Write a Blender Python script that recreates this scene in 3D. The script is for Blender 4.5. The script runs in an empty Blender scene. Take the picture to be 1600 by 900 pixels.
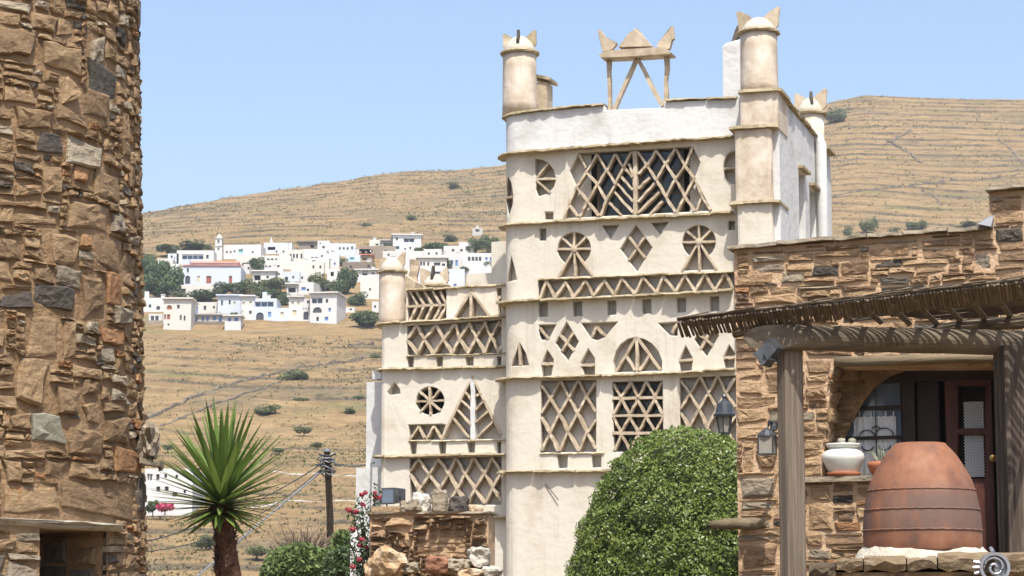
import bpy, bmesh, math, random
import numpy as np
from mathutils import Vector, noise as mn
from math import sin, cos, tan, atan, pi, radians as RD, sqrt

SC = bpy.context.scene
COL = SC.collection
# ------------------------------------------------------------------ camera
F = 3600.0                      # focal length in photo pixels (1600 wide)
TH = RD(8.2)                    # pitch up
CAMZ = 1.6
cam = bpy.data.cameras.new('camera'); cam.sensor_width = 36.0; cam.lens = 36.0 * F / 1600.0
cam.clip_start = 0.5; cam.clip_end = 6000
camo = bpy.data.objects.new('camera', cam); COL.objects.link(camo)
camo.location = (0, 0, CAMZ); camo.rotation_euler = (pi / 2 + TH, 0, 0)
SC.camera = camo
# ------------------------------------------------------------------ light
SUN_EL, SUN_AZ = RD(61), RD(8)           # azimuth measured from behind the camera to its right
sd = Vector((sin(SUN_AZ) * cos(SUN_EL), -cos(SUN_AZ) * cos(SUN_EL), sin(SUN_EL)))
sl = bpy.data.lights.new('sun', 'SUN'); sl.energy = 4.0; sl.angle = RD(0.5); sl.color = (1.0, .95, .87)
so = bpy.data.objects.new('sun', sl); COL.objects.link(so)
so.rotation_euler = sd.to_track_quat('Z', 'Y').to_euler()
W = bpy.data.worlds.new('World'); SC.world = W; W.use_nodes = True
nt = W.node_tree
sky = nt.nodes.new('ShaderNodeTexSky'); sky.sky_type = 'NISHITA'; sky.sun_disc = False
sky.sun_elevation = SUN_EL; sky.sun_rotation = pi - SUN_AZ
sky.air_density = 1.0; sky.dust_density = 4.0; sky.ozone_density = 1.6; sky.altitude = 300
nt.links.new(sky.outputs[0], nt.nodes['Background'].inputs[0])
nt.nodes['Background'].inputs[1].default_value = 0.15
SC.view_settings.view_transform = 'Standard'; SC.view_settings.look = 'None'
SC.view_settings.gamma = 1.0; SC.view_settings.exposure = 0.72

# ------------------------------------------------------------------ pixel rays
def ray(px, py):
    a = (px - 800) / F; b = (450 - py) / F
    return Vector((a, cos(TH) - b * sin(TH), sin(TH) + b * cos(TH)))
def P(px, py, Y):
    d = ray(px, py); t = Y / d.y
    return Vector((d.x * t, Y, CAMZ + d.z * t))
def ppm(Y): return F / (Y * 1.01)          # pixels per metre at distance Y
class Frame:
    """vertical plane through a pixel at depth Y, turned by ang about z"""
    def __init__(s, px, py, Y, ang, z=0.0):
        p = P(px, py, Y); s.O = Vector((p.x, p.y, z)); s.ang = ang
        s.ux = Vector((cos(ang), sin(ang), 0)); s.uy = Vector((-sin(ang), cos(ang), 0))
    def uv(s, px, py, off=0.0):
        d = ray(px, py); c = Vector((0, 0, CAMZ))
        t = (off - (c - s.O).dot(s.uy)) / d.dot(s.uy)
        q = c + d * t - s.O
        return (q.dot(s.ux), q.z)
    def uvl(s, pts, off=0.0): return [s.uv(a, b, off) for a, b in pts]

# ------------------------------------------------------------------ objects
def tag(o, label=None, cat=None, group=None, kind=None):
    if label: o['label'] = label
    if cat: o['category'] = cat
    if group: o['group'] = group
    if kind: o['kind'] = kind
    return o
def thing(name, label, cat, loc=(0, 0, 0), rz=0.0, group=None):
    o = bpy.data.objects.new(name, None); COL.objects.link(o)
    o.location = loc; o.rotation_euler = (0, 0, rz); o.empty_display_size = .2
    return tag(o, label, cat, group)
def link(name, me, parent=None, loc=None):
    o = bpy.data.objects.new(name, me); COL.objects.link(o)
    if parent is not None: o.parent = parent
    if loc is not None: o.location = loc
    return o
class MB:
    def __init__(s): s.v = []; s.f = []
    def add(s, vs, fs):
        n = len(s.v); s.v += [tuple(v) for v in vs]; s.f += [tuple(i + n for i in f) for f in fs]; return s
    def box(s, x0, y0, z0, x1, y1, z1):
        return s.add([(x0,y0,z0),(x1,y0,z0),(x1,y1,z0),(x0,y1,z0),(x0,y0,z1),(x1,y0,z1),(x1,y1,z1),(x0,y1,z1)],
                     [(3,2,1,0),(4,5,6,7),(0,1,5,4),(1,2,6,5),(2,3,7,6),(3,0,4,7)])
    def rings(s, rs, cap0=True, cap1=True):
        n = len(rs[0]); vs = [p for r in rs for p in r]; fs = []
        for k in range(len(rs) - 1):
            for i in range(n):
                j = (i + 1) % n
                fs.append((k*n+i, k*n+j, (k+1)*n+j, (k+1)*n+i))
        if cap0: fs.append(tuple(range(n - 1, -1, -1)))
        if cap1: fs.append(tuple((len(rs)-1)*n + i for i in range(n)))
        return s.add(vs, fs)
    def lathe(s, prof, n=24, c=(0, 0), jit=0.0, rng=None):
        rs = []
        for r, z in prof:
            rs.append([(c[0] + r*cos(2*pi*i/n)*(1+(rng.uniform(-jit, jit) if rng else 0)),
                        c[1] + r*sin(2*pi*i/n)*(1+(rng.uniform(-jit, jit) if rng else 0)), z) for i in range(n)])
        return s.rings(rs)
    def tube(s, pts, r, n=8):
        pts = [Vector(p) for p in pts]; rs = []
        for k, p in enumerate(pts):
            t = (pts[min(k+1, len(pts)-1)] - pts[max(k-1, 0)]).normalized()
            a = Vector((0, 0, 1)) if abs(t.z) < .9 else Vector((1, 0, 0))
            u = t.cross(a).normalized(); w = t.cross(u)
            rr = r[k] if isinstance(r, (list, tuple)) else r
            rs.append([tuple(p + (u*cos(2*pi*i/n) + w*sin(2*pi*i/n)) * rr) for i in range(n)])
        return s.rings(rs)
    def mesh(s, name, mat, smooth=False):
        me = bpy.data.meshes.new(name); me.from_pydata(s.v, [], s.f)
        bm = bmesh.new(); bm.from_mesh(me); bmesh.ops.recalc_face_normals(bm, faces=bm.faces); bm.to_mesh(me); bm.free()
        if mat: me.materials.append(mat)
        if smooth: me.shade_smooth()
        return me
    def build(s, name, mat, parent=None, smooth=False, center=True, loc=None):
        off = Vector((0, 0, 0))
        if center and loc is None:
            a = np.array(s.v); c = (a.min(0) + a.max(0)) / 2
            off = Vector(c); s.v = [tuple(q) for q in (a - c)]
        return link(name, s.mesh(name, mat, smooth), parent, loc if loc is not None else off)

# ------------------------------------------------------------------ materials
def mat(name, cols, rnd=None, ns=4.0, det=6, nmix=.5, bump=.3, bs=20, bdist=.02, rough=.9, spec=.25, strata=0, metal=0, rough_n=.6, stretch=(1,1,1), trans=0, stain=None):
    m = bpy.data.materials.new(name); m.use_nodes = True
    t = m.node_tree; N = t.nodes; L = t.links; b = N['Principled BSDF']
    tc = N.new('ShaderNodeTexCoord'); mp = N.new('ShaderNodeMapping'); mp.inputs['Scale'].default_value = stretch
    L.new(tc.outputs['Object'], mp.inputs['Vector'])
    def noi(scale, d, w=True):
        n = N.new('ShaderNodeTexNoise'); n.inputs['Scale'].default_value = scale; n.inputs['Detail'].default_value = d
        n.inputs['Roughness'].default_value = rough_n
        L.new(mp.outputs[0], n.inputs['Vector'])
        if src is not None and w:
            n.noise_dimensions = '4D'; ml = N.new('ShaderNodeMath'); ml.operation = 'MULTIPLY'; ml.inputs[1].default_value = 37.0
            L.new(src, ml.inputs[0]); L.new(ml.outputs[0], n.inputs['W'])
        return n.outputs['Fac']
    src = None
    if rnd == 'object': src = N.new('ShaderNodeObjectInfo').outputs['Random']
    elif rnd == 'island': src = N.new('ShaderNodeNewGeometry').outputs['Random Per Island']
    n1 = noi(ns, det, rnd != 'island')
    st = N.new('ShaderNodeMapRange'); st.inputs[1].default_value = .28; st.inputs[2].default_value = .72
    L.new(n1, st.inputs[0]); fac = st.outputs[0]
    if src is not None:
        mx = N.new('ShaderNodeMix'); mx.inputs[0].default_value = nmix
        L.new(src, mx.inputs[2]); L.new(fac, mx.inputs[3]); fac = mx.outputs[0]
    r = N.new('ShaderNodeValToRGB'); e = r.color_ramp.elements
    while len(e) < len(cols): e.new(.5)
    for i, c in enumerate(cols):
        if len(c) == 4: e[i].position = c[3]
        else: e[i].position = i / max(1, len(cols) - 1)
        e[i].color = (c[0], c[1], c[2], 1)
    L.new(fac, r.inputs[0]); colr = r.outputs[0]
    if stain:                                   # weather streaks, blotches and hairline cracks in the surface
        for (sx, sz, lo, hi, amt, cc) in stain:
            sm = N.new('ShaderNodeMapping'); sm.inputs['Scale'].default_value = (sx, sx, sz); L.new(tc.outputs['Object'], sm.inputs[0])
            sn = N.new('ShaderNodeTexNoise'); sn.inputs['Scale'].default_value = 1; sn.inputs['Detail'].default_value = 7; sn.inputs['Roughness'].default_value = .68; L.new(sm.outputs[0], sn.inputs[0])
            sr = N.new('ShaderNodeMapRange'); sr.inputs[1].default_value = lo; sr.inputs[2].default_value = hi; sr.inputs[4].default_value = amt; L.new(sn.outputs['Fac'], sr.inputs[0])
            sx_ = N.new('ShaderNodeMix'); sx_.data_type = 'RGBA'; L.new(sr.outputs[0], sx_.inputs[0]); L.new(colr, sx_.inputs[6]); sx_.inputs[7].default_value = (*cc, 1); colr = sx_.outputs[2]
    L.new(colr, b.inputs['Base Color'])
    b.inputs['Roughness'].default_value = rough; b.inputs['Specular IOR Level'].default_value = spec
    b.inputs['Metallic'].default_value = metal
    if bump:
        n2 = noi(bs, 8, rnd != 'island'); h = n2
        if strata:
            m2 = N.new('ShaderNodeMapping'); m2.inputs['Scale'].default_value = (1.2, 1.2, strata)
            L.new(tc.outputs['Object'], m2.inputs['Vector'])
            n3 = N.new('ShaderNodeTexNoise'); n3.inputs['Scale'].default_value = 3; n3.inputs['Detail'].default_value = 4
            L.new(m2.outputs[0], n3.inputs['Vector'])
            ad = N.new('ShaderNodeMath'); ad.operation = 'ADD'; L.new(n2, ad.inputs[0]); L.new(n3.outputs['Fac'], ad.inputs[1]); h = ad.outputs[0]
        bp = N.new('ShaderNodeBump'); bp.inputs['Strength'].default_value = bump; bp.inputs['Distance'].default_value = bdist
        L.new(h, bp.inputs['Height']); L.new(bp.outputs[0], b.inputs['Normal'])
    if trans:
        tl = N.new('ShaderNodeBsdfTranslucent'); L.new(r.outputs[0], tl.inputs[0])
        ms = N.new('ShaderNodeMixShader'); ms.inputs[0].default_value = trans
        L.new(b.outputs[0], ms.inputs[1]); L.new(tl.outputs[0], ms.inputs[2]); L.new(ms.outputs[0], N['Material Output'].inputs[0])
    return m

m_cream = mat('cream_plaster', [(.45,.395,.31,.0), (.56,.515,.43,.4), (.60,.565,.485,1)], ns=1.3, bump=.5, bs=7, bdist=.025, rough=.95, stain=[(5, .45, .53, .72, .55, (.34, .275, .20)), (1.1, 1.6, .60, .74, .5, (.56, .545, .51)), (9, 9, .66, .74, .4, (.40, .33, .25))])
m_pale = mat('pale_plaster', [(.50,.43,.34,.0), (.64,.575,.48,.45), (.70,.64,.56,1)], ns=1.1, bump=.5, bs=7, bdist=.025, rough=.95, stain=[(4, .6, .52, .68, .6, (.36, .30, .22)), (7, 7, .60, .70, .5, (.30, .25, .19))])
m_white = mat('white_limewash', [(.42,.405,.37,0), (.55,.548,.535,.4), (.60,.60,.592,1)], ns=1.4, bump=.6, bs=6, bdist=.03, rough=.95, stain=[(4.5, .6, .58, .72, .45, (.36, .34, .30)), (2.5, 2.5, .62, .72, .3, (.42, .38, .31))])
m_turret = mat('weathered_turret_plaster', [(.36,.28,.2,0), (.52,.44,.35,.45), (.68,.62,.54,1)], ns=2.2, bump=.5, bs=8, bdist=.025, rough=.95, stain=[(5, .7, .54, .70, .55, (.33, .265, .19)), (2, 2, .58, .68, .5, (.66, .63, .58))])
m_dome = mat('dome_plaster', [(.34,.29,.23,0), (.44,.395,.325,.45), (.49,.45,.385,1)], ns=2.5, bump=.5, bs=8, bdist=.02, rough=.95, stain=[(4, 4, .55, .68, .5, (.28, .235, .18))])
m_niche = mat('niche_plaster', [(.52,.475,.415,0), (.64,.605,.55,.5), (.69,.655,.605,1)], ns=1.5, bump=.3, bs=8, rough=.95)
m_slate = mat('limed_slate', [(.25,.19,.125,0), (.41,.335,.24,.45), (.57,.49,.38,1)], rnd='object', ns=7, nmix=.7, bump=.5, bs=25, rough=.9)
m_ledge = mat('ledge_slate', [(.15,.125,.075,0), (.32,.265,.165,.4), (.47,.40,.28,.75), (.60,.54,.42,1)], rnd='object', ns=6, nmix=.65, bump=.6, bs=22, strata=9, rough=.9)
m_stone = mat('brown_rubble', [(.045,.036,.027,0), (.135,.095,.06,.14), (.225,.152,.087,.30), (.305,.206,.117,.5), (.40,.283,.165,.7), (.31,.165,.075,.82), (.50,.40,.25,1)], rnd='object', ns=9, nmix=.58, rough_n=.74, det=9, bump=1.0, bs=20, bdist=.05, strata=4, rough=.92)
m_ostone = mat('ochre_rubble', [(.07,.055,.044,0), (.16,.112,.074,.18), (.255,.166,.098,.36), (.35,.235,.135,.55), (.44,.315,.19,.75), (.33,.18,.09,.86), (.53,.43,.31,1)], rnd='object', ns=8, nmix=.55, rough_n=.72, det=9, bump=1.0, bs=18, bdist=.045, strata=5, rough=.92)
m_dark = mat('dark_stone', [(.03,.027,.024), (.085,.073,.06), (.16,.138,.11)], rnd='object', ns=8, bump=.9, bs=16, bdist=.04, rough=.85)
m_grey = mat('grey_stone', [(.14,.115,.085), (.24,.20,.145), (.34,.29,.215)], rnd='object', ns=7, bump=.9, bs=14, bdist=.04, strata=5)
m_green = mat('lichen_stone', [(.14,.13,.095), (.29,.28,.215), (.42,.41,.335)], rnd='object', rough_n=.75, ns=12, bump=.9, bs=14, bdist=.04)
m_orange = mat('rusty_stone', [(.17,.09,.045), (.27,.145,.07), (.34,.21,.11)], rnd='object', ns=6, bump=.9, bs=14, bdist=.04)
m_wstone = mat('white_stone', [(.22,.19,.15,0), (.44,.41,.35,.45), (.56,.53,.48,1)], rnd='object', ns=9, bump=1.0, bs=14, bdist=.04)
m_mortar = mat('earth_mortar', [(.15,.094,.05), (.25,.162,.088), (.34,.235,.14)], ns=3, bump=.9, bs=16, bdist=.05)
m_omortar = mat('ochre_mortar', [(.37,.245,.145), (.48,.33,.205), (.57,.43,.29)], ns=3, bump=.9, bs=12, bdist=.05)
m_black = mat('interior_shade', [(.012,.011,.01), (.02,.018,.016)], bump=0, rough=.9)  # near-black colour that stands in for the shade of unlit rooms
# ------------------------------------------------------------------ hillside terrain
def zpy(py, y): return CAMZ + y * tan(TH + atan((450 - py) / F))
def interp(x, pts):
    if x <= pts[0][0]: return pts[0][1]
    for (a, b), (c, d) in zip(pts, pts[1:]):
        if x <= c: return b + (d - b) * (x - a) / (c - a)
    return pts[-1][1]
RIDGE = [(-600,420),(0,372),(218,331),(270,322),(330,311),(430,296),(530,283),(600,271),(640,268),(700,267),(780,258),(900,236),(1100,200),(1240,170),(1290,163),(1340,151),(1360,149),(1440,153),(1600,155),(1800,160),(2300,210)]
def sst(a, b, x):
    t = min(1, max(0, (x - a) / (b - a))); return t * t * (3 - 2 * t)
def zprof(x, y):
    if y < 1: return 0.0
    px = 800 + F * x / (y * 1.011)
    zr = zpy(interp(px, RIDGE), 800)
    if y > 800: return max(-20, zr - (y - 800) * .004 - max(0, y - 840) ** 1.25 * .06)
    return interp(y, [(0, 0), (48, 0), (62, -1.5), (110, -4), (150, zpy(945, 150)), (300, zpy(668, 300)), (420, zpy(512, 420)), (520, zpy(392, 520)), (800, zr)])
def zt(x, y): return ztr(x, y)[0]
def ztr(x, y):
    z = zprof(x, y)
    if y < 60: return z, 0.0
    k = sst(60, 160, y)
    V = Vector
    und = mn.noise(V((x / 90, y / 90, 1.3))) * 2.2 + mn.noise(V((x / 28, y / 28, 7.7))) * .7
    z += und * k * (1 - .75 * sst(740, 800, y))
    px = 800 + F * x / (max(y, 1) * 1.011)
    m = sst(-.6, .0, mn.noise(V((x / 55, y / 55, 4.1)))) * .65 + .35
    m *= k
    if px < 860 and 408 < y < 530: m *= .15
    w = z + mn.noise(V((x / 45, y / 80, 2.2))) * 4.2 + mn.noise(V((x / 9, y / 20, 9.9))) * .35
    h = 1.5 + .0019 * y
    q = w / h; f = q - math.floor(q)
    lo = .76
    g = f * lo / .91 if f < .91 else lo + (f - .91) / .09 * (1 - lo)
    z += h * (g - f) * m
    z += mn.noise(V((x / 3.2, y / 3.2, 5.5))) * .16 * k
    return z, m * sst(.80, .90, f) * (1 - sst(.97, 1.0, f) * .6)
def hit(px, py, y0=100, y1=830):
    d = ray(px, py); prev = None; y = y0
    while y < y1:
        t = y / d.y; z = CAMZ + d.z * t
        if zprof(d.x * t, y) >= z and prev is not None: return y
        prev = y; y += 1.0
    return y1
def ground(x, y): return zt(x, y)

def make_terrain():
    pxs = list(range(-700, 150, 50)) + [150 + 4.2 * i for i in range(155)] + list(range(805, 1270, 16)) + [1270 + 4.2 * i for i in range(90)] + list(range(1650, 2350, 50))
    ys = [-60, -20, 0, 10, 20, 30, 40, 48, 52, 56, 60, 66, 74, 84, 95, 110, 122, 133, 141]
    y = 146
    while y < 828: ys.append(y); y += .72 + .00035 * y
    ys += [832, 840, 855, 880, 920, 980, 1060, 1200, 1500, 2200, 3500]
    vs = []; tr = []
    for y in ys:
        yy = max(y, 40)
        for px in pxs:
            x = (px - 800) / F * yy * 1.011
            if y < 60: x *= 2.5
            elif y < 110: x *= 2.5 - 1.5 * (y - 60) / 50
            z, t_ = ztr(x, y); vs.append((x, y, z)); tr.append(t_)
    n = len(pxs); r = len(ys)
    idx = np.arange(n * r).reshape(r, n)
    fs = np.stack([idx[:-1, :-1], idx[:-1, 1:], idx[1:, 1:], idx[1:, :-1]], -1).reshape(-1, 4)
    me = bpy.data.meshes.new('hillside')
    me.vertices.add(len(vs)); me.vertices.foreach_set('co', np.array(vs, np.float32).ravel())
    me.loops.add(fs.size); me.loops.foreach_set('vertex_index', fs.ravel().astype(np.int32))
    me.polygons.add(len(fs)); me.polygons.foreach_set('loop_start', np.arange(0, fs.size, 4, dtype=np.int32))
    me.update(calc_edges=True); me.validate(); me.shade_smooth()
    at = me.attributes.new('terrace_wall', 'FLOAT', 'POINT'); at.data.foreach_set('value', np.array(tr, np.float32))
    m = bpy.data.materials.new('dry_terraced_grass'); m.use_nodes = True
    t = m.node_tree; N = t.nodes; L = t.links; b = N['Principled BSDF']; b.inputs['Roughness'].default_value = 1; b.inputs['Specular IOR Level'].default_value = .1
    tc = N.new('ShaderNodeTexCoord')
    def noi(sc, det, st=(1, 1, 1), ro=.6):
        mp = N.new('ShaderNodeMapping'); mp.inputs['Scale'].default_value = st; L.new(tc.outputs['Object'], mp.inputs[0])
        n = N.new('ShaderNodeTexNoise'); n.inputs['Scale'].default_value = sc; n.inputs['Detail'].default_value = det; n.inputs['Roughness'].default_value = ro
        L.new(mp.outputs[0], n.inputs[0]); return n.outputs['Fac']
    def ramp(f, cols):
        r = N.new('ShaderNodeValToRGB'); e = r.color_ramp.elements
        while len(e) < len(cols): e.new(.5)
        for i, (p, c) in enumerate(cols): e[i].position = p; e[i].color = (*c, 1)
        L.new(f, r.inputs[0]); return r.outputs[0]
    def mix(f, a, c):
        x = N.new('ShaderNodeMix'); x.data_type = 'RGBA'
        if isinstance(f, float): x.inputs[0].default_value = f
        else: L.new(f, x.inputs[0])
        L.new(a, x.inputs[6]); L.new(c, x.inputs[7]); return x.outputs[2]
    def mr(f, a, c, lo=0., hi=1.):
        x = N.new('ShaderNodeMapRange'); x.inputs[1].default_value = a; x.inputs[2].default_value = c; x.inputs[3].default_value = lo; x.inputs[4].default_value = hi
        L.new(f, x.inputs[0]); return x.outputs[0]
    def mul(a, c):
        x = N.new('ShaderNodeMath'); x.operation = 'MULTIPLY'; L.new(a, x.inputs[0])
        if isinstance(c, float): x.inputs[1].default_value = c
        else: L.new(c, x.inputs[1])
        return x.outputs[0]
    straw = ramp(noi(.10, 11, (1, 2.4, 1), .72), [(.3, (.115, .072, .036)), (.44, (.20, .134, .062)), (.56, (.295, .206, .10)), (.72, (.37, .275, .148))])
    scrub = ramp(noi(.5, 8), [(.3, (.075, .066, .042)), (.5, (.135, .112, .068)), (.7, (.20, .155, .095))])
    sm = mr(noi(.035, 9, (1, 1.6, 3), .68), .52, .62)
    mot = ramp(noi(.45, 9, (1, 2.6, 1), .78), [(.34, (.07, .05, .029)), (.46, (.175, .12, .064)), (.6, (.295, .21, .118)), (.74, (.38, .29, .175))])
    straw = mix(.45, straw, mot)
    c1 = mix(mul(sm, .8), straw, scrub)
    grn = ramp(noi(.4, 6), [(.3, (.085, .095, .03)), (.7, (.18, .165, .07))])
    c1 = mix(mul(mr(noi(.05, 8, (1, 2.0, 1), .66), .56, .66), .7), c1, grn)
    ge = N.new('ShaderNodeNewGeometry'); sp = N.new('ShaderNodeSeparateXYZ'); L.new(ge.outputs['Normal'], sp.inputs[0])
    wall = ramp(noi(1.2, 6), [(.3, (.04, .035, .025)), (.5, (.085, .07, .048)), (.75, (.18, .15, .11))])  # dark wall stone, with the shadow lines of the terraces put into the colour
    st = mul(mr(sp.outputs[2], .92, .83), mr(noi(.06, 6), .34, .5, .35, 1.))
    av = N.new('ShaderNodeAttribute'); av.attribute_name = 'terrace_wall'
    c1 = mix(st, c1, wall)
    c1 = mix(mul(mr(av.outputs['Fac'], .12, .6), mr(noi(.045, 10, (1, 1.4, 1), .74), .45, .58, .03, .95)), c1, wall)
    sp2 = N.new('ShaderNodeMapRange'); sp2.inputs[1].default_value = .60; sp2.inputs[2].default_value = .66
    L.new(noi(.9, 3), sp2.inputs[0])
    c1 = mix(mul(sp2.outputs[0], .7), c1, scrub)
    L.new(c1, b.inputs['Base Color'])
    bp = N.new('ShaderNodeBump'); bp.inputs['Strength'].default_value = 1; bp.inputs['Distance'].default_value = .5
    L.new(noi(1.1, 8), bp.inputs['Height']); L.new(bp.outputs[0], b.inputs['Normal'])
    me.materials.append(m)
    o = link('hillside', me); tag(o, 'dry straw coloured hillside stepped with stone terraces', 'hillside', kind='structure')
make_terrain()

# ------------------------------------------------------------------ plate with openings (2D curve fill)
def _area(pl): return sum(a[0] * c[1] - c[0] * a[1] for a, c in zip(pl, pl[1:] + pl[:1])) / 2
def _grow(pl, d):
    """offset a counter-clockwise loop outwards by d"""
    n = len(pl); out = []
    for i in range(n):
        p, q, r = Vector(pl[i - 1]), Vector(pl[i]), Vector(pl[(i + 1) % n])
        e, f = (q - p).normalized(), (r - q).normalized(); n1, n2 = Vector((e.y, -e.x)), Vector((f.y, -f.x))
        m = n1 + n2; l = m.length
        if l < .35: m = n1; k = 1
        else: m /= l; k = 1 / max(.45, m.dot(n1))
        out.append((q.x + m.x * d * k, q.y + m.y * d * k))
    return out
def _ins(p, pl):
    c = False; j = len(pl) - 1
    for i in range(len(pl)):
        if (pl[i][1] > p[1]) != (pl[j][1] > p[1]) and p[0] < (pl[j][0] - pl[i][0]) * (p[1] - pl[i][1]) / (pl[j][1] - pl[i][1]) + pl[i][0]: c = not c
        j = i
    return c
from mathutils.geometry import delaunay_2d_cdt
def sheet(outer, holes, thick, bev=.0, cuts=()):
    """plate in x/z with openings, front at y=0 going to y=thick, front edges chamfered by bev"""
    ccw = lambda pl: [tuple(q) for q in (pl if _area(list(pl)) > 0 else list(pl)[::-1])]
    loops = [ccw(list(outer))] + [ccw(list(h)) for h in holes]
    fr = [_grow(loops[0], -bev)] + [_grow(h, bev) for h in loops[1:]] if bev else loops
    bm = bmesh.new()
    def cap(lps, y):
        vs = [Vector(q) for l in lps for q in l]; es = []; k = 0
        for l in lps: es += [(k + i, k + (i + 1) % len(l)) for i in range(len(l))]; k += len(l)
        v2, e2, f2, *_ = delaunay_2d_cdt(vs, es, [], 1, 1e-6)
        bv = [bm.verts.new((q.x, y, q.y)) for q in v2]
        for f in f2:
            c = (sum(v2[i].x for i in f) / len(f), sum(v2[i].y for i in f) / len(f))
            if _ins(c, lps[0]) and not any(_ins(c, h) for h in lps[1:]): bm.faces.new([bv[i] for i in f])
    cap(fr, 0.0); cap(loops, thick)
    for l, g in zip(loops, fr):
        n = len(l); rows = [[(x, 0.0, z) for x, z in g]] + ([[(x, bev, z) for x, z in l]] if bev else []) + [[(x, thick, z) for x, z in l]]
        bv = [[bm.verts.new(q) for q in r] for r in rows]
        for a, c in zip(bv, bv[1:]):
            for i in range(n): bm.faces.new([a[i], a[(i + 1) % n], c[(i + 1) % n], c[i]])
    bmesh.ops.remove_doubles(bm, verts=bm.verts, dist=1e-5)
    bmesh.ops.delete(bm, geom=[v for v in bm.verts if not v.link_faces], context='VERTS')
    for c in cuts:
        bmesh.ops.bisect_plane(bm, geom=bm.verts[:] + bm.edges[:] + bm.faces[:], plane_co=(c, 0, 0), plane_no=(1, 0, 0))
    bmesh.ops.recalc_face_normals(bm, faces=bm.faces)
    return bm
def bmobj(name, bm, m, parent=None, fn=None):
    if fn:
        for v in bm.verts: v.co = fn(v.co)
    me = bpy.data.meshes.new(name); bm.to_mesh(me); bm.free(); me.materials.append(m)
    return link(name, me, parent)
def circ(c, r, n=20, a0=0, a1=2 * pi, ry=None):
    full = abs(a1 - a0 - 2 * pi) < 1e-6
    return [(c[0] + r * cos(a0 + (a1 - a0) * i / (n if full else n - 1)), c[1] - (ry or r) * sin(a0 + (a1 - a0) * i / (n if full else n - 1))) for i in range(n)]

# ------------------------------------------------------------------ rubble masonry
def layout(U, V, fixed, rng, wr, hr, cell=.03, blocked=None):
    nu, nv = int(U / cell), int(V / cell)
    occ = [[False] * nu for _ in range(nv)]
    out = []
    for (u0, v0, u1, v1, t) in fixed:
        out.append((u0, v0, u1, v1, t))
        for j in range(max(0, round(v0 / cell)), min(nv, round(v1 / cell))):
            for i in range(max(0, round(u0 / cell)), min(nu, round(u1 / cell))): occ[j][i] = True
    if blocked:
        for j in range(nv):
            for i in range(nu):
                if blocked((i + .5) * cell, (j + .5) * cell): occ[j][i] = True
    for j in range(nv):
        for i in range(nu):
            if occ[j][i]: continue
            w = max(2, int(rng.uniform(*wr) * rng.choice((.6, 1, 1, 1.3)) / cell)); h = max(2, int(rng.uniform(*hr) * rng.choice((.55, .8, 1, 1, 1.35)) / cell))
            a = 0
            while a < w and i + a < nu and not occ[j][i + a]: a += 1
            b = 1
            if a < .2 / cell: h = min(h, max(2, int(a * rng.uniform(.5, .95))))
            while b < h and j + b < nv and not any(occ[j + b][i:i + a]): b += 1
            for jj in range(j, j + b):
                for ii in range(i, i + a): occ[jj][ii] = True
            if a * b >= 3: out.append((i * cell, j * cell, (i + a) * cell, (j + b) * cell, None))
    return out
def stone_poly(u0, v0, u1, v1, rng, gap, rough=.16):
    w, h = u1 - u0, v1 - v0; g = gap / 2
    u0 += g; u1 -= g; v0 += g; v1 -= g
    m = min(w, h) * rough
    nx = 3 if w > 1.5 * h else 2; ny = 3 if h > 1.5 * w else 2
    pts = []
    cj = lambda: rng.uniform(0, m * 1.7) if rng.random() < .55 else rng.uniform(0, m * .5)
    c = [(u0 + cj(), v0 + cj()), (u1 - cj(), v0 + cj()), (u1 - cj(), v1 - cj()), (u0 + cj(), v1 - cj())]
    for k in range(4):
        a, b = c[k], c[(k + 1) % 4]; n = nx if k % 2 == 0 else ny
        for i in range(n):
            t = i / n + (rng.uniform(-.12, .12) if i else 0)
            p = [a[0] + (b[0] - a[0]) * t, a[1] + (b[1] - a[1]) * t]
            if i:
                q = rng.uniform(-m * .35, m * .7)
                if k == 0: p[1] += q * .6 - m * .1
                elif k == 1: p[0] -= q * .6 - m * .1
                elif k == 2: p[1] -= q * .6 - m * .1
                else: p[0] += q * .6 - m * .1
            pts.append(tuple(p))
    return pts
def stone(parent, rect, m, rng, mapf, proud=.04, depth=.08, gap=.025, rough=.16, name='stone'):
    pts = stone_poly(*rect, rng, gap, rough); n = len(pts)
    cu = sum(p[0] for p in pts) / n; cv = sum(p[1] for p in pts) / n
    pr = proud * rng.uniform(.35, 1.35); tu, tv = rng.uniform(-.5, .5) * proud, rng.uniform(-.5, .5) * proud
    hw = max(.02, (rect[2] - rect[0]) / 2); hh = max(.02, (rect[3] - rect[1]) / 2)
    def til(u, v): return tu * (u - cu) / hw + tv * (v - cv) / hh
    b = MB(); rs = []
    rs.append([mapf(u, v, -depth) for u, v in pts])
    rs.append([mapf(u, v, pr * rng.uniform(.3, .7) + til(u, v) * .7) for u, v in pts])
    k = rng.uniform(.78, .9)
    rs.append([mapf(cu + (u - cu) * k, cv + (v - cv) * k, pr * rng.uniform(.75, 1.15) + til(u, v)) for u, v in pts])
    rs.append([mapf(cu + (u - cu) * .42, cv + (v - cv) * .42, pr * rng.uniform(.7, 1.3) + til(u, v) * .5) for u, v in pts])
    b.rings(rs, cap0=False, cap1=True)
    return b.build(name, m, parent)
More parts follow.
